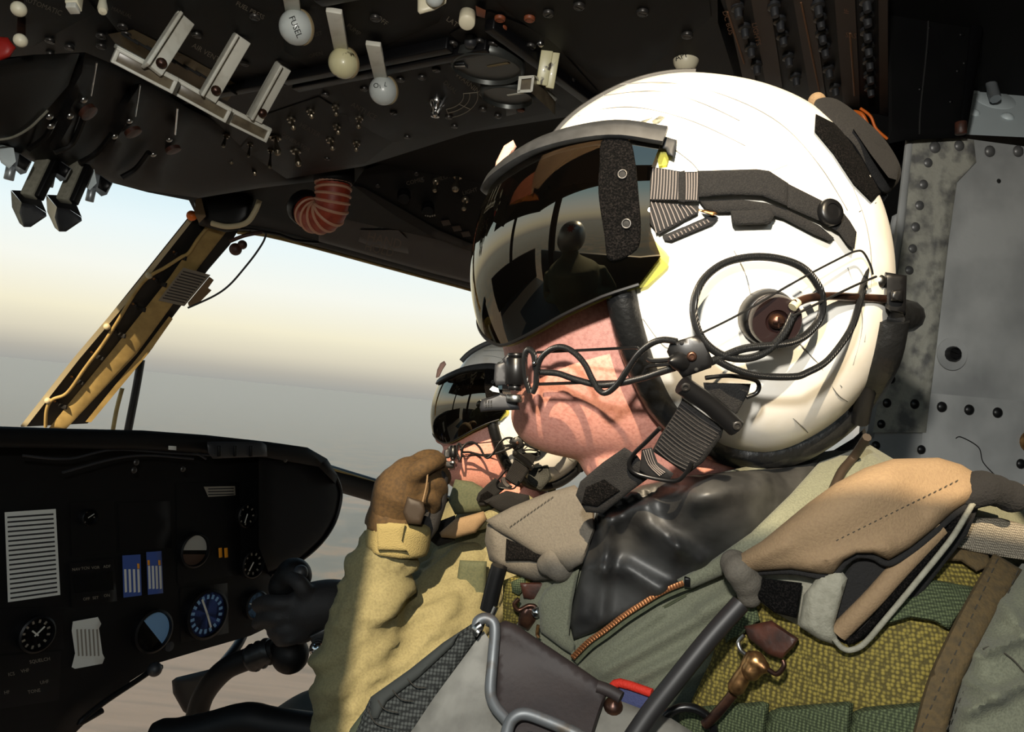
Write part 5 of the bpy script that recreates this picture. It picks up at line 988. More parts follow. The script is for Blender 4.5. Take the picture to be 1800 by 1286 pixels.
hp('strap_ribs', cat(*[pxtube([V2(1198, 706).lerp(V2(1150, 790), (q + .5) / 15), V2(1234, 732).lerp(V2(1178, 812), (q + .5) / 15) + V2(0, 1.5), V2(1268, 754).lerp(V2(1210, 830), (q + .5) / 15)], sh(CDp, .0026), 1.3, 5, 3) for q in range(15)]), 'ribline2')
hp('strap_ring', pxtube([(1160, 752), (1136, 776), (1112, 800), (1106, 818), (1120, 832), (1160, 842), (1190, 844), (1208, 828), (1216, 812)], sh(CDp, .004), 4, 8), 'blackmet', 'black D ring')
hp('strap_loop', patch([(1128, 790), (1146, 786), (1156, 812), (1184, 832), (1178, 842), (1140, 838), (1124, 826)], sh(CDp, .003), .004, .001, 5, 8), 'ribweb'); hp('rib_threads', cat(*[pxtube([(1131 + 4 * k, 792 - k), (1140 + 4 * k, 816), (1160 + 3 * k, 836 - 2 * k)], sh(CDp, .0048), 1.0, 5, 3) for k in range(4)]), 'ribline')
hp('strap_tail', patch([(1098, 786), (1120, 800), (1146, 836), (1110, 862), (1060, 902), (1030, 900), (1012, 870), (1020, 846), (1060, 812)], sh(CDp, -.002), .006, .002, 9, 9), 'web', 'black strap tail under the chin'); hp('tail_patch', patch([(1030, 856), (1062, 842), (1090, 862), (1050, 890), (1022, 886)], sh(CDp, .001), .003, .001, 6, 8), 'velcro')

# ------------------------------------------------------------------ near pilot: suit, vest, harness
def weave(name, c, c2, sc, bump=.8, rough=.8, rnd=.5):
    m = bpy.data.materials.new(name); m.use_nodes = True; t = m.node_tree; b = t.nodes['Principled BSDF']; b.inputs['Roughness'].default_value = rough; b.inputs['Specular IOR Level'].default_value = .3
    co_ = t.nodes.new('ShaderNodeTexCoord'); v = t.nodes.new('ShaderNodeTexVoronoi'); v.inputs['Scale'].default_value = sc; v.inputs['Randomness'].default_value = rnd
    r = t.nodes.new('ShaderNodeMapRange'); r.inputs[1].default_value = .25; r.inputs[2].default_value = .6; x = t.nodes.new('ShaderNodeMix'); x.data_type = 'RGBA'; x.inputs[6].default_value = (*lin(c), 1); x.inputs[7].default_value = (*lin(c2), 1)
    bp = t.nodes.new('ShaderNodeBump'); bp.invert = True; bp.inputs['Strength'].default_value = bump; bp.inputs['Distance'].default_value = .001
    t.links.new(co_.outputs['Object'], v.inputs['Vector']); t.links.new(v.outputs[0], r.inputs[0]); t.links.new(r.outputs[0], x.inputs[0]); t.links.new(x.outputs[2], b.inputs['Base Color']); t.links.new(v.outputs[0], bp.inputs['Height']); t.links.new(bp.outputs[0], b.inputs['Normal'])
    return m
M['meshv'] = weave('vest_mesh', (136, 122, 56), (74, 66, 30), 440, rnd=.35); M['padweb'] = weave('pad_webbing', (82, 84, 80), (34, 35, 33), 430, rnd=.08); M['webg'] = weave('green_webbing', (88, 98, 68), (46, 54, 36), 620, rnd=.15)
M['webgrey'] = weave('grey_webbing', (150, 142, 126), (92, 86, 76), 700, rnd=.15)
TD = tps([(900, 1050, .60), (950, 1120, .59), (1100, 1150, .55), (1250, 1100, .53), (1240, 860, .504), (1100, 950, .555), (1400, 850, .545), (1500, 790, .575), (1450, 815, .565), (1480, 1000, .495), (1680, 850, .53), (1800, 900, .53), (1800, 1050, .475), (1700, 1250, .445), (1300, 1320, .50), (1000, 1320, .56), (1250, 980, .535)])
fold = ridges([(1060, 1180, 1290, 1050, 13, .008), (1100, 1200, 1300, 1100, 11, .007), (1150, 1222, 1300, 1146, 10, .006), (1020, 1176, 1160, 1076, 10, .005), (1700, 1180, 1800, 1090, 14, .008), (1740, 1240, 1800, 1180, 12, .007), (1230, 1070, 1290, 1030, 10, .005)])
def np_(name, g, m, label=None, par=None, **k): return part(name, g, M[m], par or npil, label, **k)
suit = np_('flight_suit', patch([(905, 1040), (960, 1000), (1030, 930), (1070, 890), (1200, 845), (1400, 800), (1530, 782), (1620, 836), (1880, 880), (1900, 1380), (880, 1380), (890, 1200)], TD, .05, .02, 60, 8, wr=fold), 'suit', 'grey green flight suit torso', ang=80)
np_('suit_back', fuse([tube([P(1120, 1060, .70), P(1300, 1040, .70), P(1500, 1030, .67), P(1800, 1060, .62)], .082, 20, 5), ball(P(1400, 1260, .70), .165), ball(P(1300, 1400, .70), .17), tube([P(1800, 1060, .60), P(1840, 1250, .56), P(1850, 1450, .52)], .06, 18, 5)], .010, 6), 'suit', ang=None)
SB = bvh_of(patch([(905, 1040), (960, 1000), (1030, 930), (1070, 890), (1200, 845), (1400, 800), (1530, 782), (1620, 836), (1880, 880), (1900, 1380), (880, 1380), (890, 1200)], TD, .16, .02, 60, 18))
ONT = lambda off: onto(SB, off, .52)
# rubber neck seal with broad folds
sealp = [(1048, 900), (1076, 874), (1130, 852), (1210, 836), (1290, 828), (1370, 822), (1444, 804), (1400, 870), (1310, 952), (1216, 1014), (1120, 1070), (1040, 1112), (1008, 1124), (1000, 1092), (1012, 1040), (1030, 970)]
np_('neck_seal', patch(sealp, ONT(.004), .006, .006, 14, 8, wr=ridges([(1072, 914, 1062, 1000, 16, .014), (1062, 1000, 1054, 1086, 15, .009), (1072, 914, 1130, 890, 20, .012), (1140, 925, 1190, 962, 20, .013), (1190, 962, 1230, 985, 16, .010), (1100, 1000, 1160, 1036, 18, .010), (1230, 872, 1330, 852, 30, .014), (1022, 1080, 1034, 1000, 16, .008), (1260, 930, 1310, 900, 26, .006)])), 'seal', 'glossy black rubber neck seal', ang=None)
# collars
np_('collar', patch([(1440, 812), (1520, 784), (1546, 800), (1548, 838), (1486, 872), (1420, 926), (1356, 968), (1296, 1000), (1216, 1034), (1196, 1030), (1190, 1018), (1240, 992), (1320, 936), (1390, 868)], ONT(.010), .008, .005, 16, 10, wr=ridges([(1500, 800, 1300, 990, 10, .002)])), 'suit', 'green collar lapel')
np_('inner_collar', patch([(1524, 790), (1560, 812), (1556, 846), (1480, 890), (1400, 952), (1370, 962), (1440, 890), (1500, 840)], ONT(.013), .006, .003, 8, 9), 'suit'); np_('collar', patch([(946, 1058), (958, 1036), (1000, 1006), (1018, 1000), (1006, 1060), (1000, 1116), (1010, 1130), (1010, 1152), (990, 1140), (950, 1110)], ONT(.008), .006, .003, 9, 9), 'suit', 'left collar edge')
np_('collar_cord', cat(pxtube([(1460, 872), (1430, 904), (1400, 944), (1384, 962)], ONT(.021), 4, 8)), 'blackhose'); np_('cord_shrink', pxtube([(1524, 768), (1500, 804), (1480, 828), (1464, 862)], ONT(.021), 8, 8), 'glovel', 'brown cord sleeve at the collar')
np_('neck_shade_sheet', patch([(1420, 818), (1500, 770), (1520, 752), (1530, 786), (1440, 812)], .575, .02, .004, 10, 12), 'blackcl')  # black sheet put in as the shade behind the neck
# zipper
zl = [(1006, 1156), (1034, 1128), (1062, 1108), (1096, 1082), (1130, 1060), (1160, 1042), (1186, 1030), (1208, 1022)]
zp = np_('zipper', strap([(u + 3, v + 5) for u, v in zl], 16, ONT(.009), .003, 9), 'suitdk'); zz = cr([(u, v, 0) for u, v in zl], 7); L = [(b_ - a).length for a, b_ in zip(zz, zz[1:])]; tot = sum(L); NTH = 46
for k in range(NTH):
    s = tot * (k + .5) / NTH; i = 0
    while s > L[i]: s -= L[i]; i += 1
    q = zz[i].lerp(zz[i + 1], s / L[i]); dr_ = (zz[i + 1] - zz[i]).normalized(); nn = Vector((-dr_.y, dr_.x, 0))
    a, b_ = q - nn * 5, q + nn * 5; part('zipper_tooth', beam(P(a.x, a.y, ONT(.013)(a.x, a.y)), P(b_.x, b_.y, ONT(.013)(b_.x, b_.y)), .0012, .0022, EZ, .0003), M['copper'], zp)
part('zipper_stop', box(P(1208, 1022, ONT(.014)(1208, 1022)), EX, EY, EZ, (.002, .003, .002), .0005), M['blackmet'], zp); part('zipper_teeth_rear', pxtube([(946, 1098), (944, 1114), (948, 1120)], ONT(.012), 3, 6), M['brass'], zp)
for q in ([(1230, 1030), (1150, 1076), (1070, 1140), (1030, 1180)], [(1206, 1046), (1130, 1092), (1060, 1152), (1022, 1176)]): np_('suit_seam', pxtube(q, ONT(.0012), 1.2, 5), 'suitdk')
# vest
VP = [(1196, 1330), (1216, 1230), (1250, 1160), (1268, 1100), (1296, 1050), (1320, 1020), (1620, 950), (1740, 960), (1760, 985), (1700, 1080), (1660, 1180), (1620, 1330)]
vest = np_('mesh_vest', patch(VP, ONT(.008), .008, .004, 14, 14), 'meshv', 'olive open mesh survival vest')
VD = ONT(.017); vp = lambda name, g, m, label=None, **k: part(name, g, M[m], vest, label, **k)
vp('vest_webbing', patch([(1596, 1016), (1640, 1018), (1716, 1032), (1690, 1076), (1668, 1106), (1640, 1092), (1600, 1086), (1560, 1098), (1540, 1112)], VD, .005, .003, 6, 10), 'webg', 'green webbing band over the mesh')
vp('vest_webbing', patch([(1270, 1086), (1300, 1056), (1330, 1066), (1336, 1090), (1300, 1120), (1276, 1130)], VD, .005, .003, 6, 10), 'webg')
for a, b_ in ((1196, 1352), (1352, 1500), (1500, 1646)): vp('vest_webbing', patch([(a, 1250), (a + 20, 1242), (b_ - 10, 1232), (b_, 1236), (b_ - 8, 1330), (a - 20, 1330)], VD, .006, .005, 12, 12), 'webg', 'green webbing at the bottom edge')
vp('vest_binding', strap([(1772, 986), (1728, 1060), (1688, 1136), (1654, 1214), (1624, 1330)], 58, ONT(.022), .006, 12, bulge=.003, rim=8), 'binding', 'brown cloth binding')
for s in (-1, 1): vp('binding_stitch', cat(*[pxtube([(1772 + s * 18 - 7.2 * k, 992 + s * 10 + 16 * k), (1768 + s * 18 - 7.2 * k, 1000 + s * 10 + 16 * k)], ONT(.0255), 1.0, 4, 1) for k in range(19)]), 'stitch')
vp('binding_top', patch([(1640, 968), (1690, 962), (1736, 972), (1744, 994), (1716, 1004), (1690, 986), (1650, 984)], ONT(.019), .005, .002, 6, 9), 'binding')
np_('shoulder_webbing', patch([(1668, 960), (1712, 906), (1760, 910), (1880, 944), (1880, 992), (1800, 984), (1740, 974)], ONT(.022), .004, .002, 6, 10), 'webgrey', 'grey webbing strap over the shoulder')
np_('sleeve', patch([(1796, 990), (1752, 1050), (1716, 1120), (1680, 1210), (1652, 1340), (1900, 1360), (1900, 990)], ONT(.012), .10, .02, 50, 10, wr=ridges([(1720, 1150, 1800, 1120, 10, .008), (1760, 1060, 1800, 1110, 10, .007), (1700, 1250, 1800, 1200, 12, .009), (1690, 1190, 1760, 1230, 9, .006)])), 'suit', 'grey green sleeve', ang=80); np_('suit_seam', pxtube([(1728, 1140), (1744, 1136), (1764, 1146), (1790, 1168), (1830, 1220)], ONT(.034), 1.4, 5), 'stitch')
# life preserver pouch on the near shoulder
PD = tps([(1280, 1000, .490), (1400, 960, .462), (1500, 880, .455), (1600, 830, .462), (1750, 860, .47), (1450, 1080, .448), (1490, 1140, .446), (1600, 1010, .440), (1700, 920, .452)])
pch = np_('shoulder_pouch', patch([(1276, 996), (1310, 976), (1420, 884), (1500, 834), (1560, 812), (1660, 812), (1740, 850), (1710, 910), (1640, 1000), (1560, 1090), (1520, 1132), (1490, 1144), (1440, 1126), (1380, 1092), (1320, 1050), (1290, 1030)], sh(PD, -.014), .035, .010, 26, 12), 'pouchlt', 'folded life preserver pouch on the shoulder')
pp_ = lambda name, g, m, label=None, **k: part(name, g, M[m], pch, label, **k)
pp_('pouch_lining', patch([(1470, 1030), (1500, 986), (1600, 966), (1690, 890), (1730, 868), (1700, 940), (1610, 1056), (1530, 1128), (1490, 1138), (1468, 1118)], sh(PD, .001), .006, .002, 8, 10), 'blackcl'); pp_('pouch_bladder', pxtube([(1474, 1112), (1500, 1086), (1536, 1050), (1570, 1012), (1606, 974), (1650, 930)], sh(PD, .004), 17, 10), 'pouch', 'olive inflation tube inside the pouch')
pp_('pouch_rim', pxtube([(1466, 1122), (1480, 1138), (1496, 1142), (1520, 1130), (1560, 1084), (1610, 1024), (1670, 950), (1700, 902), (1712, 884), (1740, 868), (1790, 882)], sh(PD, .012), 5, 8), 'pouchlt', 'pale piping round the pouch opening')
pp_('pouch_rim_inner', pxtube([(1490, 1128), (1520, 1108), (1560, 1062), (1610, 1004), (1670, 930), (1700, 894)], sh(PD, .007), 6, 8), 'velcro')
pp_('pouch_front', patch([(1412, 1046), (1440, 1010), (1476, 998), (1490, 1016), (1480, 1050), (1466, 1100), (1476, 1136), (1440, 1124), (1404, 1100)], sh(PD, .006), .006, .004, 10, 9, wr=ridges([(1424, 1030, 1434, 1110, 5, .002)])), 'pouchlt')
pp_('pouch_velcro', patch([(1312, 1014), (1360, 1018), (1410, 1024), (1400, 1086), (1360, 1076), (1324, 1044)], sh(PD, .006), .004, .002, 6, 9), 'velcro', 'black fastener square on the pouch')
flp = [(1272, 994), (1300, 974), (1340, 950), (1420, 884), (1470, 848), (1520, 822), (1570, 806), (1650, 804), (1690, 816), (1722, 836), (1800, 852), (1800, 880), (1742, 862), (1712, 874), (1676, 898), (1640, 930), (1600, 962), (1562, 984), (1534, 972), (1506, 972), (1484, 984), (1464, 1008), (1440, 1008), (1390, 1000), (1330, 1004), (1290, 1008)]
pp_('pouch_flap', patch(flp, sh(PD, .010), .006, .007, 18, 10, wr=ridges([(1340, 960, 1560, 850, 40, .006), (1420, 990, 1560, 960, 10, .003), (1300, 990, 1380, 960, 10, .003), (1640, 900, 1700, 860, 12, .003)])), 'pouch', 'tan flap of the pouch')
pp_('flap_edge', pxtube([(1290, 1009), (1330, 1006), (1390, 1004), (1440, 1012), (1464, 1012), (1486, 988), (1506, 976), (1534, 978), (1562, 990), (1602, 968), (1642, 936), (1678, 904), (1712, 882), (1742, 866)], sh(PD, .008), 5.5, 8), 'blackcl')
pp_('flap_stitch', cat(*[pxtube([(a.x, a.y), (a.x + 4, a.y - 2.6)], sh(PD, .0185), .9, 4, 1) for a in [V2(1470, 950).lerp(V2(1680, 846), k / 22) for k in range(23)]]), 'stitch')
pp_('pouch_knot', fuse([ball(P(1300, 1002, .470), .010), ball(P(1312, 1020, .472), .010), ball(P(1290, 990, .478), .009), ball(P(1318, 1046, .474), .008)], .0022, 3), 'pouchg'); pp_('pouch_tuft', fuse([ball(P(1700, 868, .455), .010), ball(P(1726, 858, .455), .011), ball(P(1750, 862, .458), .010), ball(P(1776, 872, .460), .010)], .0025, 2), 'blackcl')
# far-side pouch lobe under the chin
LD = tps([(860, 920, .60), (1000, 870, .575), (1040, 900, .56), (990, 1000, .562), (880, 1000, .595)])
lob = np_('chest_pouch', patch([(856, 920), (880, 912), (940, 940), (996, 968), (1006, 992), (984, 1018), (940, 1022), (890, 1004), (860, 984), (852, 950)], LD, .05, .012, 20, 10, wr=ridges([(866, 930, 880, 990, 6, .003), (950, 990, 990, 980, 6, .003)])), 'pouchg', 'folded grey pouch lobe under the chin')
part('pouch_flap', patch([(854, 914), (900, 890), (960, 866), (1010, 852), (1044, 884), (1046, 930), (1024, 990), (1000, 1004), (976, 986), (940, 974), (900, 948), (868, 930)], sh(LD, .014), .006, .006, 16, 10), M['pouchg'], lob, 'grey brown flap'); part('pouch_velcro', patch([(890, 946), (926, 962), (956, 976), (960, 990), (930, 984), (888, 984)], sh(LD, .016), .004, .001, 5, 8), M['velcro'], lob)
part('flap_stitch', cat(*[pxtube([(a.x, a.y), (a.x + 4, a.y - 4)], sh(LD, .0215), .8, 4, 1) for a in [V2(896, 926).lerp(V2(968, 876), k / 12) for k in range(13)]]), M['stitch'], lob); part('flap_knot', fuse([ball(P(972, 984, .555), .009), ball(P(984, 996, .556), .011), ball(P(962, 992, .557), .008)], .0022, 2), M['pouchg'], lob)
# small gear at the left of the chest
np_('vest_edge', patch([(884, 1020), (920, 1006), (956, 1030), (950, 1070), (920, 1100), (884, 1096)], .592, .02, .004, 8, 9), 'meshv'); np_('webbing_tab', patch([(898, 1022), (922, 1012), (926, 1030), (912, 1046), (900, 1040)], .584, .004, .001, 4, 7), 'webg')
np_('leather_tab', patch([(914, 1024), (970, 1022), (966, 1048), (940, 1056), (920, 1050)], .578, .005, .002, 5, 7), 'leather'); ck = np_('chest_clip', cat(pxtube([(912, 1052), (904, 1062), (912, 1072), (930, 1064), (944, 1068), (938, 1082)], .574, 4), patch([(914, 1068), (942, 1064), (946, 1090), (928, 1108), (910, 1098)], .576, .01, .004, 7, 7)), 'bronze', 'copper coloured snap clip'); part('clip_pin', ball(P(943, 1076, .57), .004), M['chrome'], ck)
np_('pen_post', cat(pxtube([(878, 994), (868, 1030), (858, 1072)], .57, 15, 10, 3)), 'blackpl', 'black post beside the chest clip'); np_('pen_rod', pxtube([(872, 1066), (862, 1088), (858, 1100)], .56, 5, 8, 3), 'steel')
# snap hook on its leather tab, ring
np_('hook_tab', patch([(1308, 1100), (1356, 1090), (1404, 1122), (1396, 1136), (1374, 1158), (1350, 1150), (1316, 1122)], sh(VD, .006), .006, .003, 8, 8), 'leather', 'reddish brown leather tab')
HKD = sh(VD, .016)
hk = np_('snap_hook', lathe([(.0040, 0), (.0046, .002), (.0046, .008), (.0042, .011), (.0050, .018), (.0052, .023), (.0036, .026), (1e-6, .027)], P(1326, 1150, HKD(1326, 1150)), P(1284, 1226, HKD(1284, 1226)) - P(1326, 1150, HKD(1326, 1150)), 18), 'brass', 'brass snap hook')
part('hook_bail', pxtube([(1308, 1116), (1298, 1128), (1302, 1142), (1312, 1150)], HKD, 4, 8), M['steel'], hk); part('hook_bail', pxtube([(1330, 1160), (1350, 1176), (1366, 1184), (1378, 1170), (1376, 1160)], HKD, 4.5, 8), M['bronze'], hk)
part('hook_swivel', fuse([ball(P(1328, 1162, HKD(1328, 1162)), .0062), ball(P(1320, 1178, HKD(1320, 1178)), .0062), ball(P(1342, 1172, HKD(1342, 1172)), .004)], .0016, 2), M['brass'], hk); part('hook_shank', pxtube([(1288, 1220), (1272, 1240), (1252, 1262), (1238, 1274)], sh(HKD, -.001), 9, 10), M['bronze'], hk)
np_('harness_ring', torus(P(1208, 1286, .468), EZ + EX * .1, 46 * .468 / FPX, .0028, 32, 8), 'blackmet', 'dark metal ring')
np_('unit_patch', patch([(1076, 1208), (1088, 1200), (1146, 1218), (1140, 1250), (1090, 1240)], ONT(.008), .003, .001, 4, 8), 'blueth', 'blue embroidered patch'); np_('patch_border', pxtube([(1074, 1210), (1090, 1200), (1146, 1218)], ONT(.010), 8, 8, 3), 'redth', 'red embroidered border')
solo('oxygen_hose', pxtube([(1302, 1060, .455), (1250, 1118, .452), (1190, 1192, .448), (1140, 1256, .445), (1090, 1330, .44)], None, 17, 12), M['blackhose'], 'smooth black hose crossing the green chest', 'hose')
# ------------------------------------------------------------------ seat harness buckle assembly in front
sb_ = thing('harness_buckle', 'worn grey metal harness buckle with a bent rod and dark leather flap', 'buckle', P(900, 1290, .47))
bp_ = lambda name, g, m, label=None, **k: part(name, g, M[m], sb_, label, **k)
GD = tps([(860, 1100, .50), (700, 1320, .47), (900, 1280, .465), (1060, 1280, .462), (880, 1180, .49), (1060, 1180, .49)])
bp_('side_plate', patch([(850, 1108), (862, 1126), (868, 1200), (894, 1286), (900, 1340), (670, 1340), (718, 1286)], GD, .006, .001, 4, 12), 'plate', 'scratched grey side plate'); bp_('bent_rod', pxtube([(838, 1106), (840, 1092), (852, 1086), (866, 1092), (870, 1110), (866, 1160), (862, 1214), (870, 1240), (888, 1262), (898, 1276)], sh(GD, .010), 10, 12), 'bentrod', 'bent grey steel rod')
bp_('bent_rod', pxtube([(884, 1330), (890, 1290), (900, 1264), (922, 1254), (960, 1266), (1010, 1288), (1060, 1316)], sh(GD, .014), 11, 12), 'bentrod'); bp_('rod_end', pxtube([(842, 1112), (836, 1106), (846, 1098)], sh(GD, .012), 8, 10, 2), 'steel')
bp_('leather_flap', patch([(874, 1096), (888, 1090), (906, 1096), (950, 1126), (1010, 1166), (1060, 1200), (1070, 1212), (1056, 1250), (1040, 1300), (1030, 1340), (900, 1340), (890, 1260), (870, 1230)], sh(GD, .004), .006, .003, 8, 12, wr=ridges([(880, 1100, 1060, 1206, 10, .002)])), 'dkleather', 'dark brown leather flap'); bp_('flap_roll', pxtube([(1050, 1206), (1072, 1214), (1092, 1226)], sh(GD, .008), 11, 10, 3), 'dkleather')
bp_('end_plate', patch([(1062, 1236), (1076, 1226), (1130, 1246), (1180, 1262), (1240, 1300), (1230, 1340), (1034, 1340), (1044, 1290)], sh(GD, .001), .008, .001, 4, 12), 'plate', 'pale grey end plate'); bp_('plate_rivet', dome(1078, 1240, sh(GD, .003), .006, .8), 'bronze')
bp_('plate_slot', patch([(908, 1290), (922, 1274), (946, 1280), (944, 1340), (900, 1340)], sh(GD, .006), .004, .001, 5, 8), 'ink')
sw = thing('seat_strap', 'charcoal woven seat strap running up to the buckle rod', 'strap', P(740, 1290, .49))
part('strap_body', patch([(854, 1092), (846, 1116), (820, 1150), (780, 1212), (730, 1290), (700, 1340), (600, 1340), (646, 1236), (652, 1224), (720, 1176), (780, 1128), (832, 1094)], sh(GD, -.004), .008, .006, 26, 10), M['padweb'], sw, 'honeycomb weave of the strap')
part('strap_edge', patch([(652, 1224), (720, 1176), (780, 1128), (806, 1112), (796, 1134), (736, 1190), (680, 1232), (664, 1262), (652, 1262)], sh(GD, .004), .004, .002, 8, 9), M['padrib'], sw); part('strap_stitch', cat(*[pxtube(q, sh(GD, .007), 1.1, 5) for q in ([(664, 1230), (676, 1246), (700, 1252)], [(690, 1212), (704, 1228), (726, 1232)], [(716, 1192), (730, 1206), (748, 1208)], [(646, 1244), (660, 1270), (690, 1280)])]), M['stitch'], sw)
part('strap_tail', patch([(646, 1240), (664, 1262), (700, 1300), (690, 1340), (590, 1340), (616, 1280)], sh(GD, -.006), .006, .003, 9, 12), M['suitdk'], sw)
# ------------------------------------------------------------------ far pilot
fp = thing('person', 'far pilot in a helmet pressing his gloved hand to the microphone', 'person', P(850, 1290, 1.5))
FD = 1.42; FC3 = P(903, 730, FD)
fz = (CAM - FC3).normalized(); fx = (RC @ Vector((1, 0, 0))); fx = (fx - fz * fx.dot(fz)).normalized(); fy = fz.cross(fx)
A0 = Matrix((EX, EY, EZ)).transposed().to_4x4(); A0.translation = HC; A1 = Matrix((fx, fy, fz)).transposed().to_4x4(); A1.translation = FC3
def copy_head(root, A):
    TT = A @ A0.inverted()
    for src in (hel, hd):
        c = src.copy(); COL.objects.link(c); c.parent = root
        w = TT @ Matrix.Translation(WLOC[src.name]); c.matrix_parent_inverse = Matrix(); c.matrix_basis = Matrix.Translation(-WLOC[root.name]) @ w; WLOC[c.name] = w.translation.copy()
        for s in [x for x in COL.objects if x.parent == src]:
            d = s.copy(); COL.objects.link(d); d.parent = c; d.matrix_parent_inverse = Matrix()
copy_head(fp, A1)
def fpart(name, g, m, label=None, **k): return part(name, g, M[m], fp, label, **k)
def limb(pts, r, n=18, sub=6): return tube([P(*p) for p in pts], r, n, sub)
sleeve = fuse([limb([(836, 1020, 1.42), (770, 1100, 1.32), (690, 1210, 1.24), (640, 1290, 1.20)], lambda t: .098 - .012 * t), limb([(640, 1300, 1.20), (622, 1200, 1.20), (640, 1090, 1.21), (668, 1010, 1.22), (686, 950, 1.22)], lambda t: .072 - .022 * t), ball(P(640, 1270, 1.21), .085),
               ball(P(850, 1020, 1.44), .11)], .009, 8)
def wrinkle(g, amp, seed):
    from mathutils import noise
    V = []
    me = bpy.data.meshes.new('t'); me.from_pydata([tuple(v) for v in g[0]], [], g[1]); me.update(); N = [v.normal.copy() for v in me.vertices]; bpy.data.meshes.remove(me)
    for v, n in zip(g[0], N):
        q = Vector((v.x * 9 + v.z * 7 + seed, v.y * 9, v.z * 22 - v.x * 12)); w = noise.noise(q) + .5 * noise.noise(q * 2.3)
        V.append(v + n * (amp * (abs(w) * 1.6 - .5)))
    return V, g[1]
fpart('sleeve', wrinkle(sleeve, .014, 3), 'suit2', 'sunlit tan green flight suit sleeve', ang=None)
torso = fuse([limb([(900, 960, 1.55), (900, 1100, 1.58), (880, 1320, 1.6)], .19, 24), ball(P(880, 1000, 1.5), .17), limb([(905, 840, 1.46), (905, 960, 1.50)], .075)], .014, 6)
fpart('flight_suit', wrinkle(torso, .012, 9), 'suit2', ang=None)
ck_ = fuse([limb([(696, 968, 1.215), (704, 924, 1.215), (708, 908, 1.215)], .052)], .007, 3); fpart('cuff', ck_, 'cuff', 'sunlit fleece cuff')
fpart('cuff_tab', patch([(662, 920), (712, 920), (706, 950), (716, 968), (664, 966)], 1.158, .006, .002, 6, 8), 'cuff'); fpart('sleeve_pocket', patch([(808, 984), (856, 986), (850, 1088), (812, 1100), (800, 1040)], 1.30, .02, .006, 10, 10), 'suitdk', 'dark green sleeve pocket')
# collar, preserver flap and straps about his neck
fpart('collar', patch([(800, 842), (830, 846), (866, 866), (884, 886), (850, 900), (800, 904), (788, 880)], 1.34, .03, .012, 16, 9), 'suitdk', 'green collar'); fpart('collar_tan', patch([(850, 900), (900, 880), (930, 870), (950, 884), (900, 910), (850, 930), (800, 940), (780, 932)], 1.32, .03, .012, 14, 9), 'suit2')
fpart('preserver_flap', patch([(772, 936), (800, 912), (850, 898), (856, 912), (836, 936), (800, 946), (776, 944)], 1.30, .03, .010, 12, 8), 'pouch', 'sunlit brown pouch flap'); fpart('neck_shadow', patch([(760, 920), (800, 905), (800, 950), (770, 960), (750, 945)], 1.33, .02, .006, 10, 9), 'blackcl')  # the black neck patch is shade built as a dark sheet
fpart('strap_mesh', patch([(930, 826), (962, 812), (970, 840), (950, 864), (926, 846)], 1.33, .01, .003, 6, 8), 'padweb'); fpart('upper_collar', patch([(850, 880), (890, 862), (930, 870), (930, 890), (880, 900)], 1.30, .015, .006, 8, 8), 'blackcl')
# gloved hand at the microphone: palm, four fingers bent over, thumb
h0 = 1.20
palm = [ball(P(704, 860, h0), .040, 16, 12), ball(P(720, 842, h0), .036, 16, 12), ball(P(694, 888, h0 + .005), .038, 16, 12), limb([(690, 930, h0 + .015), (696, 890, h0 + .01), (706, 856, h0)], lambda t: .038 + .006 * t)]
fing = [limb([(722, 822, h0 + .01), (744, 806, h0 + .02), (764, 804, h0 + .035), (776, 816, h0 + .045)], lambda t: .0155 - .003 * t, 10, 4), limb([(734, 838, h0), (758, 822, h0 + .01), (776, 830, h0 + .025), (782, 846, h0 + .04)], lambda t: .0155 - .003 * t, 10, 4),
        limb([(736, 856, h0 - .01), (760, 846, h0 - .005), (774, 856, h0 + .01), (774, 874, h0 + .025)], lambda t: .0150 - .003 * t, 10, 4), limb([(730, 876, h0 - .01), (752, 872, h0 - .01), (764, 882, h0), (760, 898, h0 + .015)], lambda t: .0135 - .003 * t, 10, 4),
        limb([(718, 842, h0 - .02), (740, 824, h0 - .03), (762, 812, h0 - .02), (774, 808, h0)], lambda t: .0165 - .004 * t, 10, 4)]
gl = fpart('glove', fuse(palm + fing, .0045, 3), 'glove', 'brown flight glove', ang=None)
part('glove_palm', patch([(746, 830), (776, 818), (788, 840), (786, 880), (770, 930), (752, 956), (736, 930), (744, 880)], h0 + .012, .03, .008, 14, 8), M['gloveb'], gl); part('glove_strap', patch([(716, 872), (744, 882), (748, 898), (740, 922), (716, 920), (708, 900)], h0 - .042, .006, .003, 6, 7), M['glovel'], gl)
part('glove_cuff', fuse([limb([(690, 928, h0 + .015), (698, 894, h0 + .01)], lambda t: .047 - .004 * t, 20)], .006, 2), M['glove'], gl); part('glove_piping', pxtube([(752, 822), (750, 850), (742, 886), (736, 906)], h0 - .035, 1.6, 6), M['pouch'], gl)
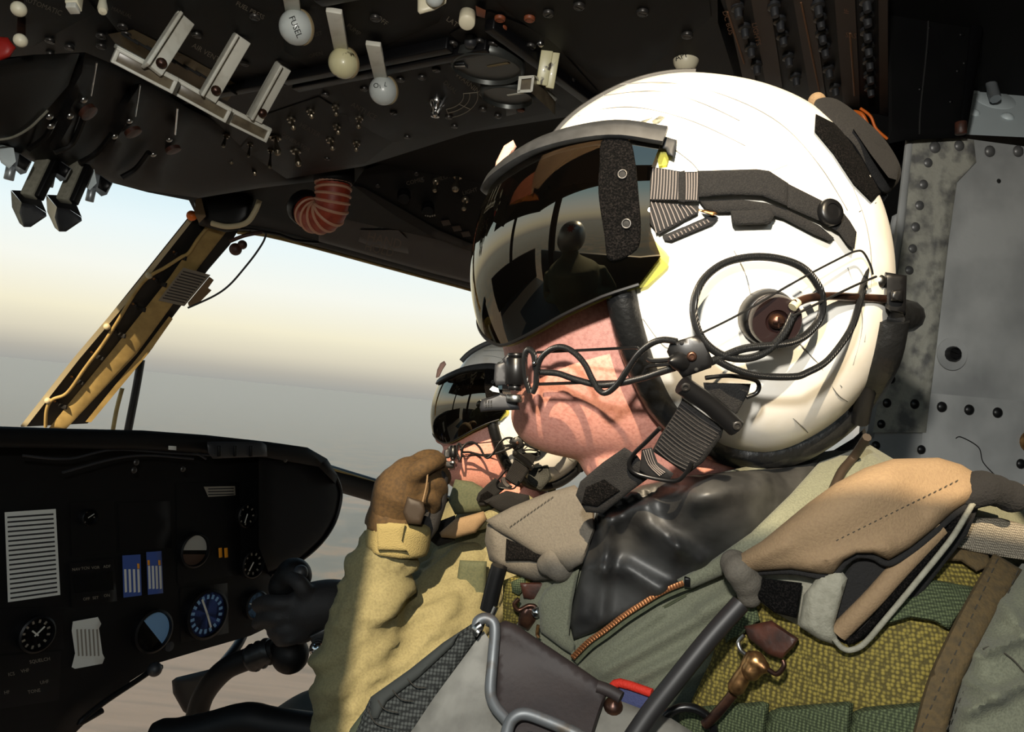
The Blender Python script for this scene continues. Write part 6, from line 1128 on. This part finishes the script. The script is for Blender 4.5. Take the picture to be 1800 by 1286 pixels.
# right gloved hand on the stick, forearm, knee
g0 = 1.41
fpart('glove', fuse([ball(P(540, 1070, g0), .045, 16, 12), ball(P(528, 1092, g0), .04, 16, 12), limb([(620, 1066, 1.44), (580, 1062, 1.42), (545, 1068, g0)], .046), limb([(520, 1060, g0 - .02), (490, 1060, g0 - .03), (466, 1058, g0 - .01), (452, 1064, g0 + .02)], lambda t: .017 - .004 * t, 10, 4), limb([(516, 1082, g0 - .02), (488, 1084, g0 - .03), (466, 1088, g0 - .01), (452, 1096, g0 + .02)], lambda t: .017 - .004 * t, 10, 4),
                            limb([(520, 1102, g0 - .02), (496, 1108, g0 - .03), (478, 1112, g0)], lambda t: .016 - .004 * t, 10, 4), limb([(524, 1118, g0 - .02), (504, 1124, g0 - .03), (490, 1126, g0)], lambda t: .014 - .003 * t, 10, 4), limb([(540, 1050, g0 - .02), (528, 1026, g0 - .03), (508, 1012, g0 - .01)], lambda t: .018 - .005 * t, 10, 4)], .005, 3), 'gloveb', 'black glove gripping the control stick', ang=None)
fpart('trouser_leg', fuse([limb([(620, 1290, 1.35), (560, 1262, 1.45), (500, 1290, 1.6)], .055), limb([(640, 1180, 1.42), (590, 1260, 1.4)], .05)], .01, 4), 'teal', 'dark trouser leg', ang=None)
solo('collective_box', fuse([limb([(270, 1300, 1.3), (360, 1284, 1.3), (430, 1266, 1.3), (480, 1274, 1.3), (600, 1290, 1.3)], .03, 14), ball(P(424, 1262, 1.3), .022), ball(P(290, 1294, 1.3), .03)], .007, 3), M['black'], 'dark rounded lever housing along the bottom edge', 'housing')
# ------------------------------------------------------------------ the photographer, seen only in the visor
ph = thing('person', 'photographer in a helmet mirrored in the near visor', 'person', CAM + Vector((-.50, -.17, -.95)))
PD_ = Vector((.62, .78, 0)).normalized(); A2 = Matrix((-PD_, Vector((0, 0, 1)), (-PD_).cross(Vector((0, 0, 1))))).transposed().to_4x4(); A2.translation = CAM + Vector((-.50, -.17, -.01))
hmc = []
TT = A2 @ A0.inverted()
pg = xform(full, TT); part('helmet', pg, M['silv'], ph, ang=None)
bb = bvh_of(pg); tri = []
PC = CAM + Vector((-.50, -.17, -.01)); PS = PD_.cross(UP)
def onph(x, z, off=.003):
    h = bb.ray_cast(PC + PD_ * .6 + PS * x + UP * z, -PD_); return h[0] + PD_ * off if h[0] else None
em = [onph(.035 * r * math.cos(a), .085 + .03 * r * math.sin(a)) for r, a in [(1 if k % 2 else .5, 2 * math.pi * k / 16) for k in range(16)]]
if all(em): part('red_emblem', (em + [onph(0, .085)], [(16, k, (k + 1) % 16) for k in range(16)]), M['red'], ph)
part('body', fuse([lathe([(.05, .08), (.08, 0), (.20, -.08), (.22, -.2), (.19, -.45), (.16, -.6), (.01, -.62)], PC + UP * -.14, (0, 0, 1), 24), tube([PC + PS * .2 + UP * -.26, PC + PS * .27 + UP * -.5, PC + PS * .12 + PD_ * .14 + UP * -.42], .05, 14, 5), tube([PC - PS * .2 + UP * -.26, PC - PS * .27 + UP * -.5, PC - PS * .12 + PD_ * .14 + UP * -.42], .05, 14, 5)], .015, 4), M['suitdk'], ph, ang=None)
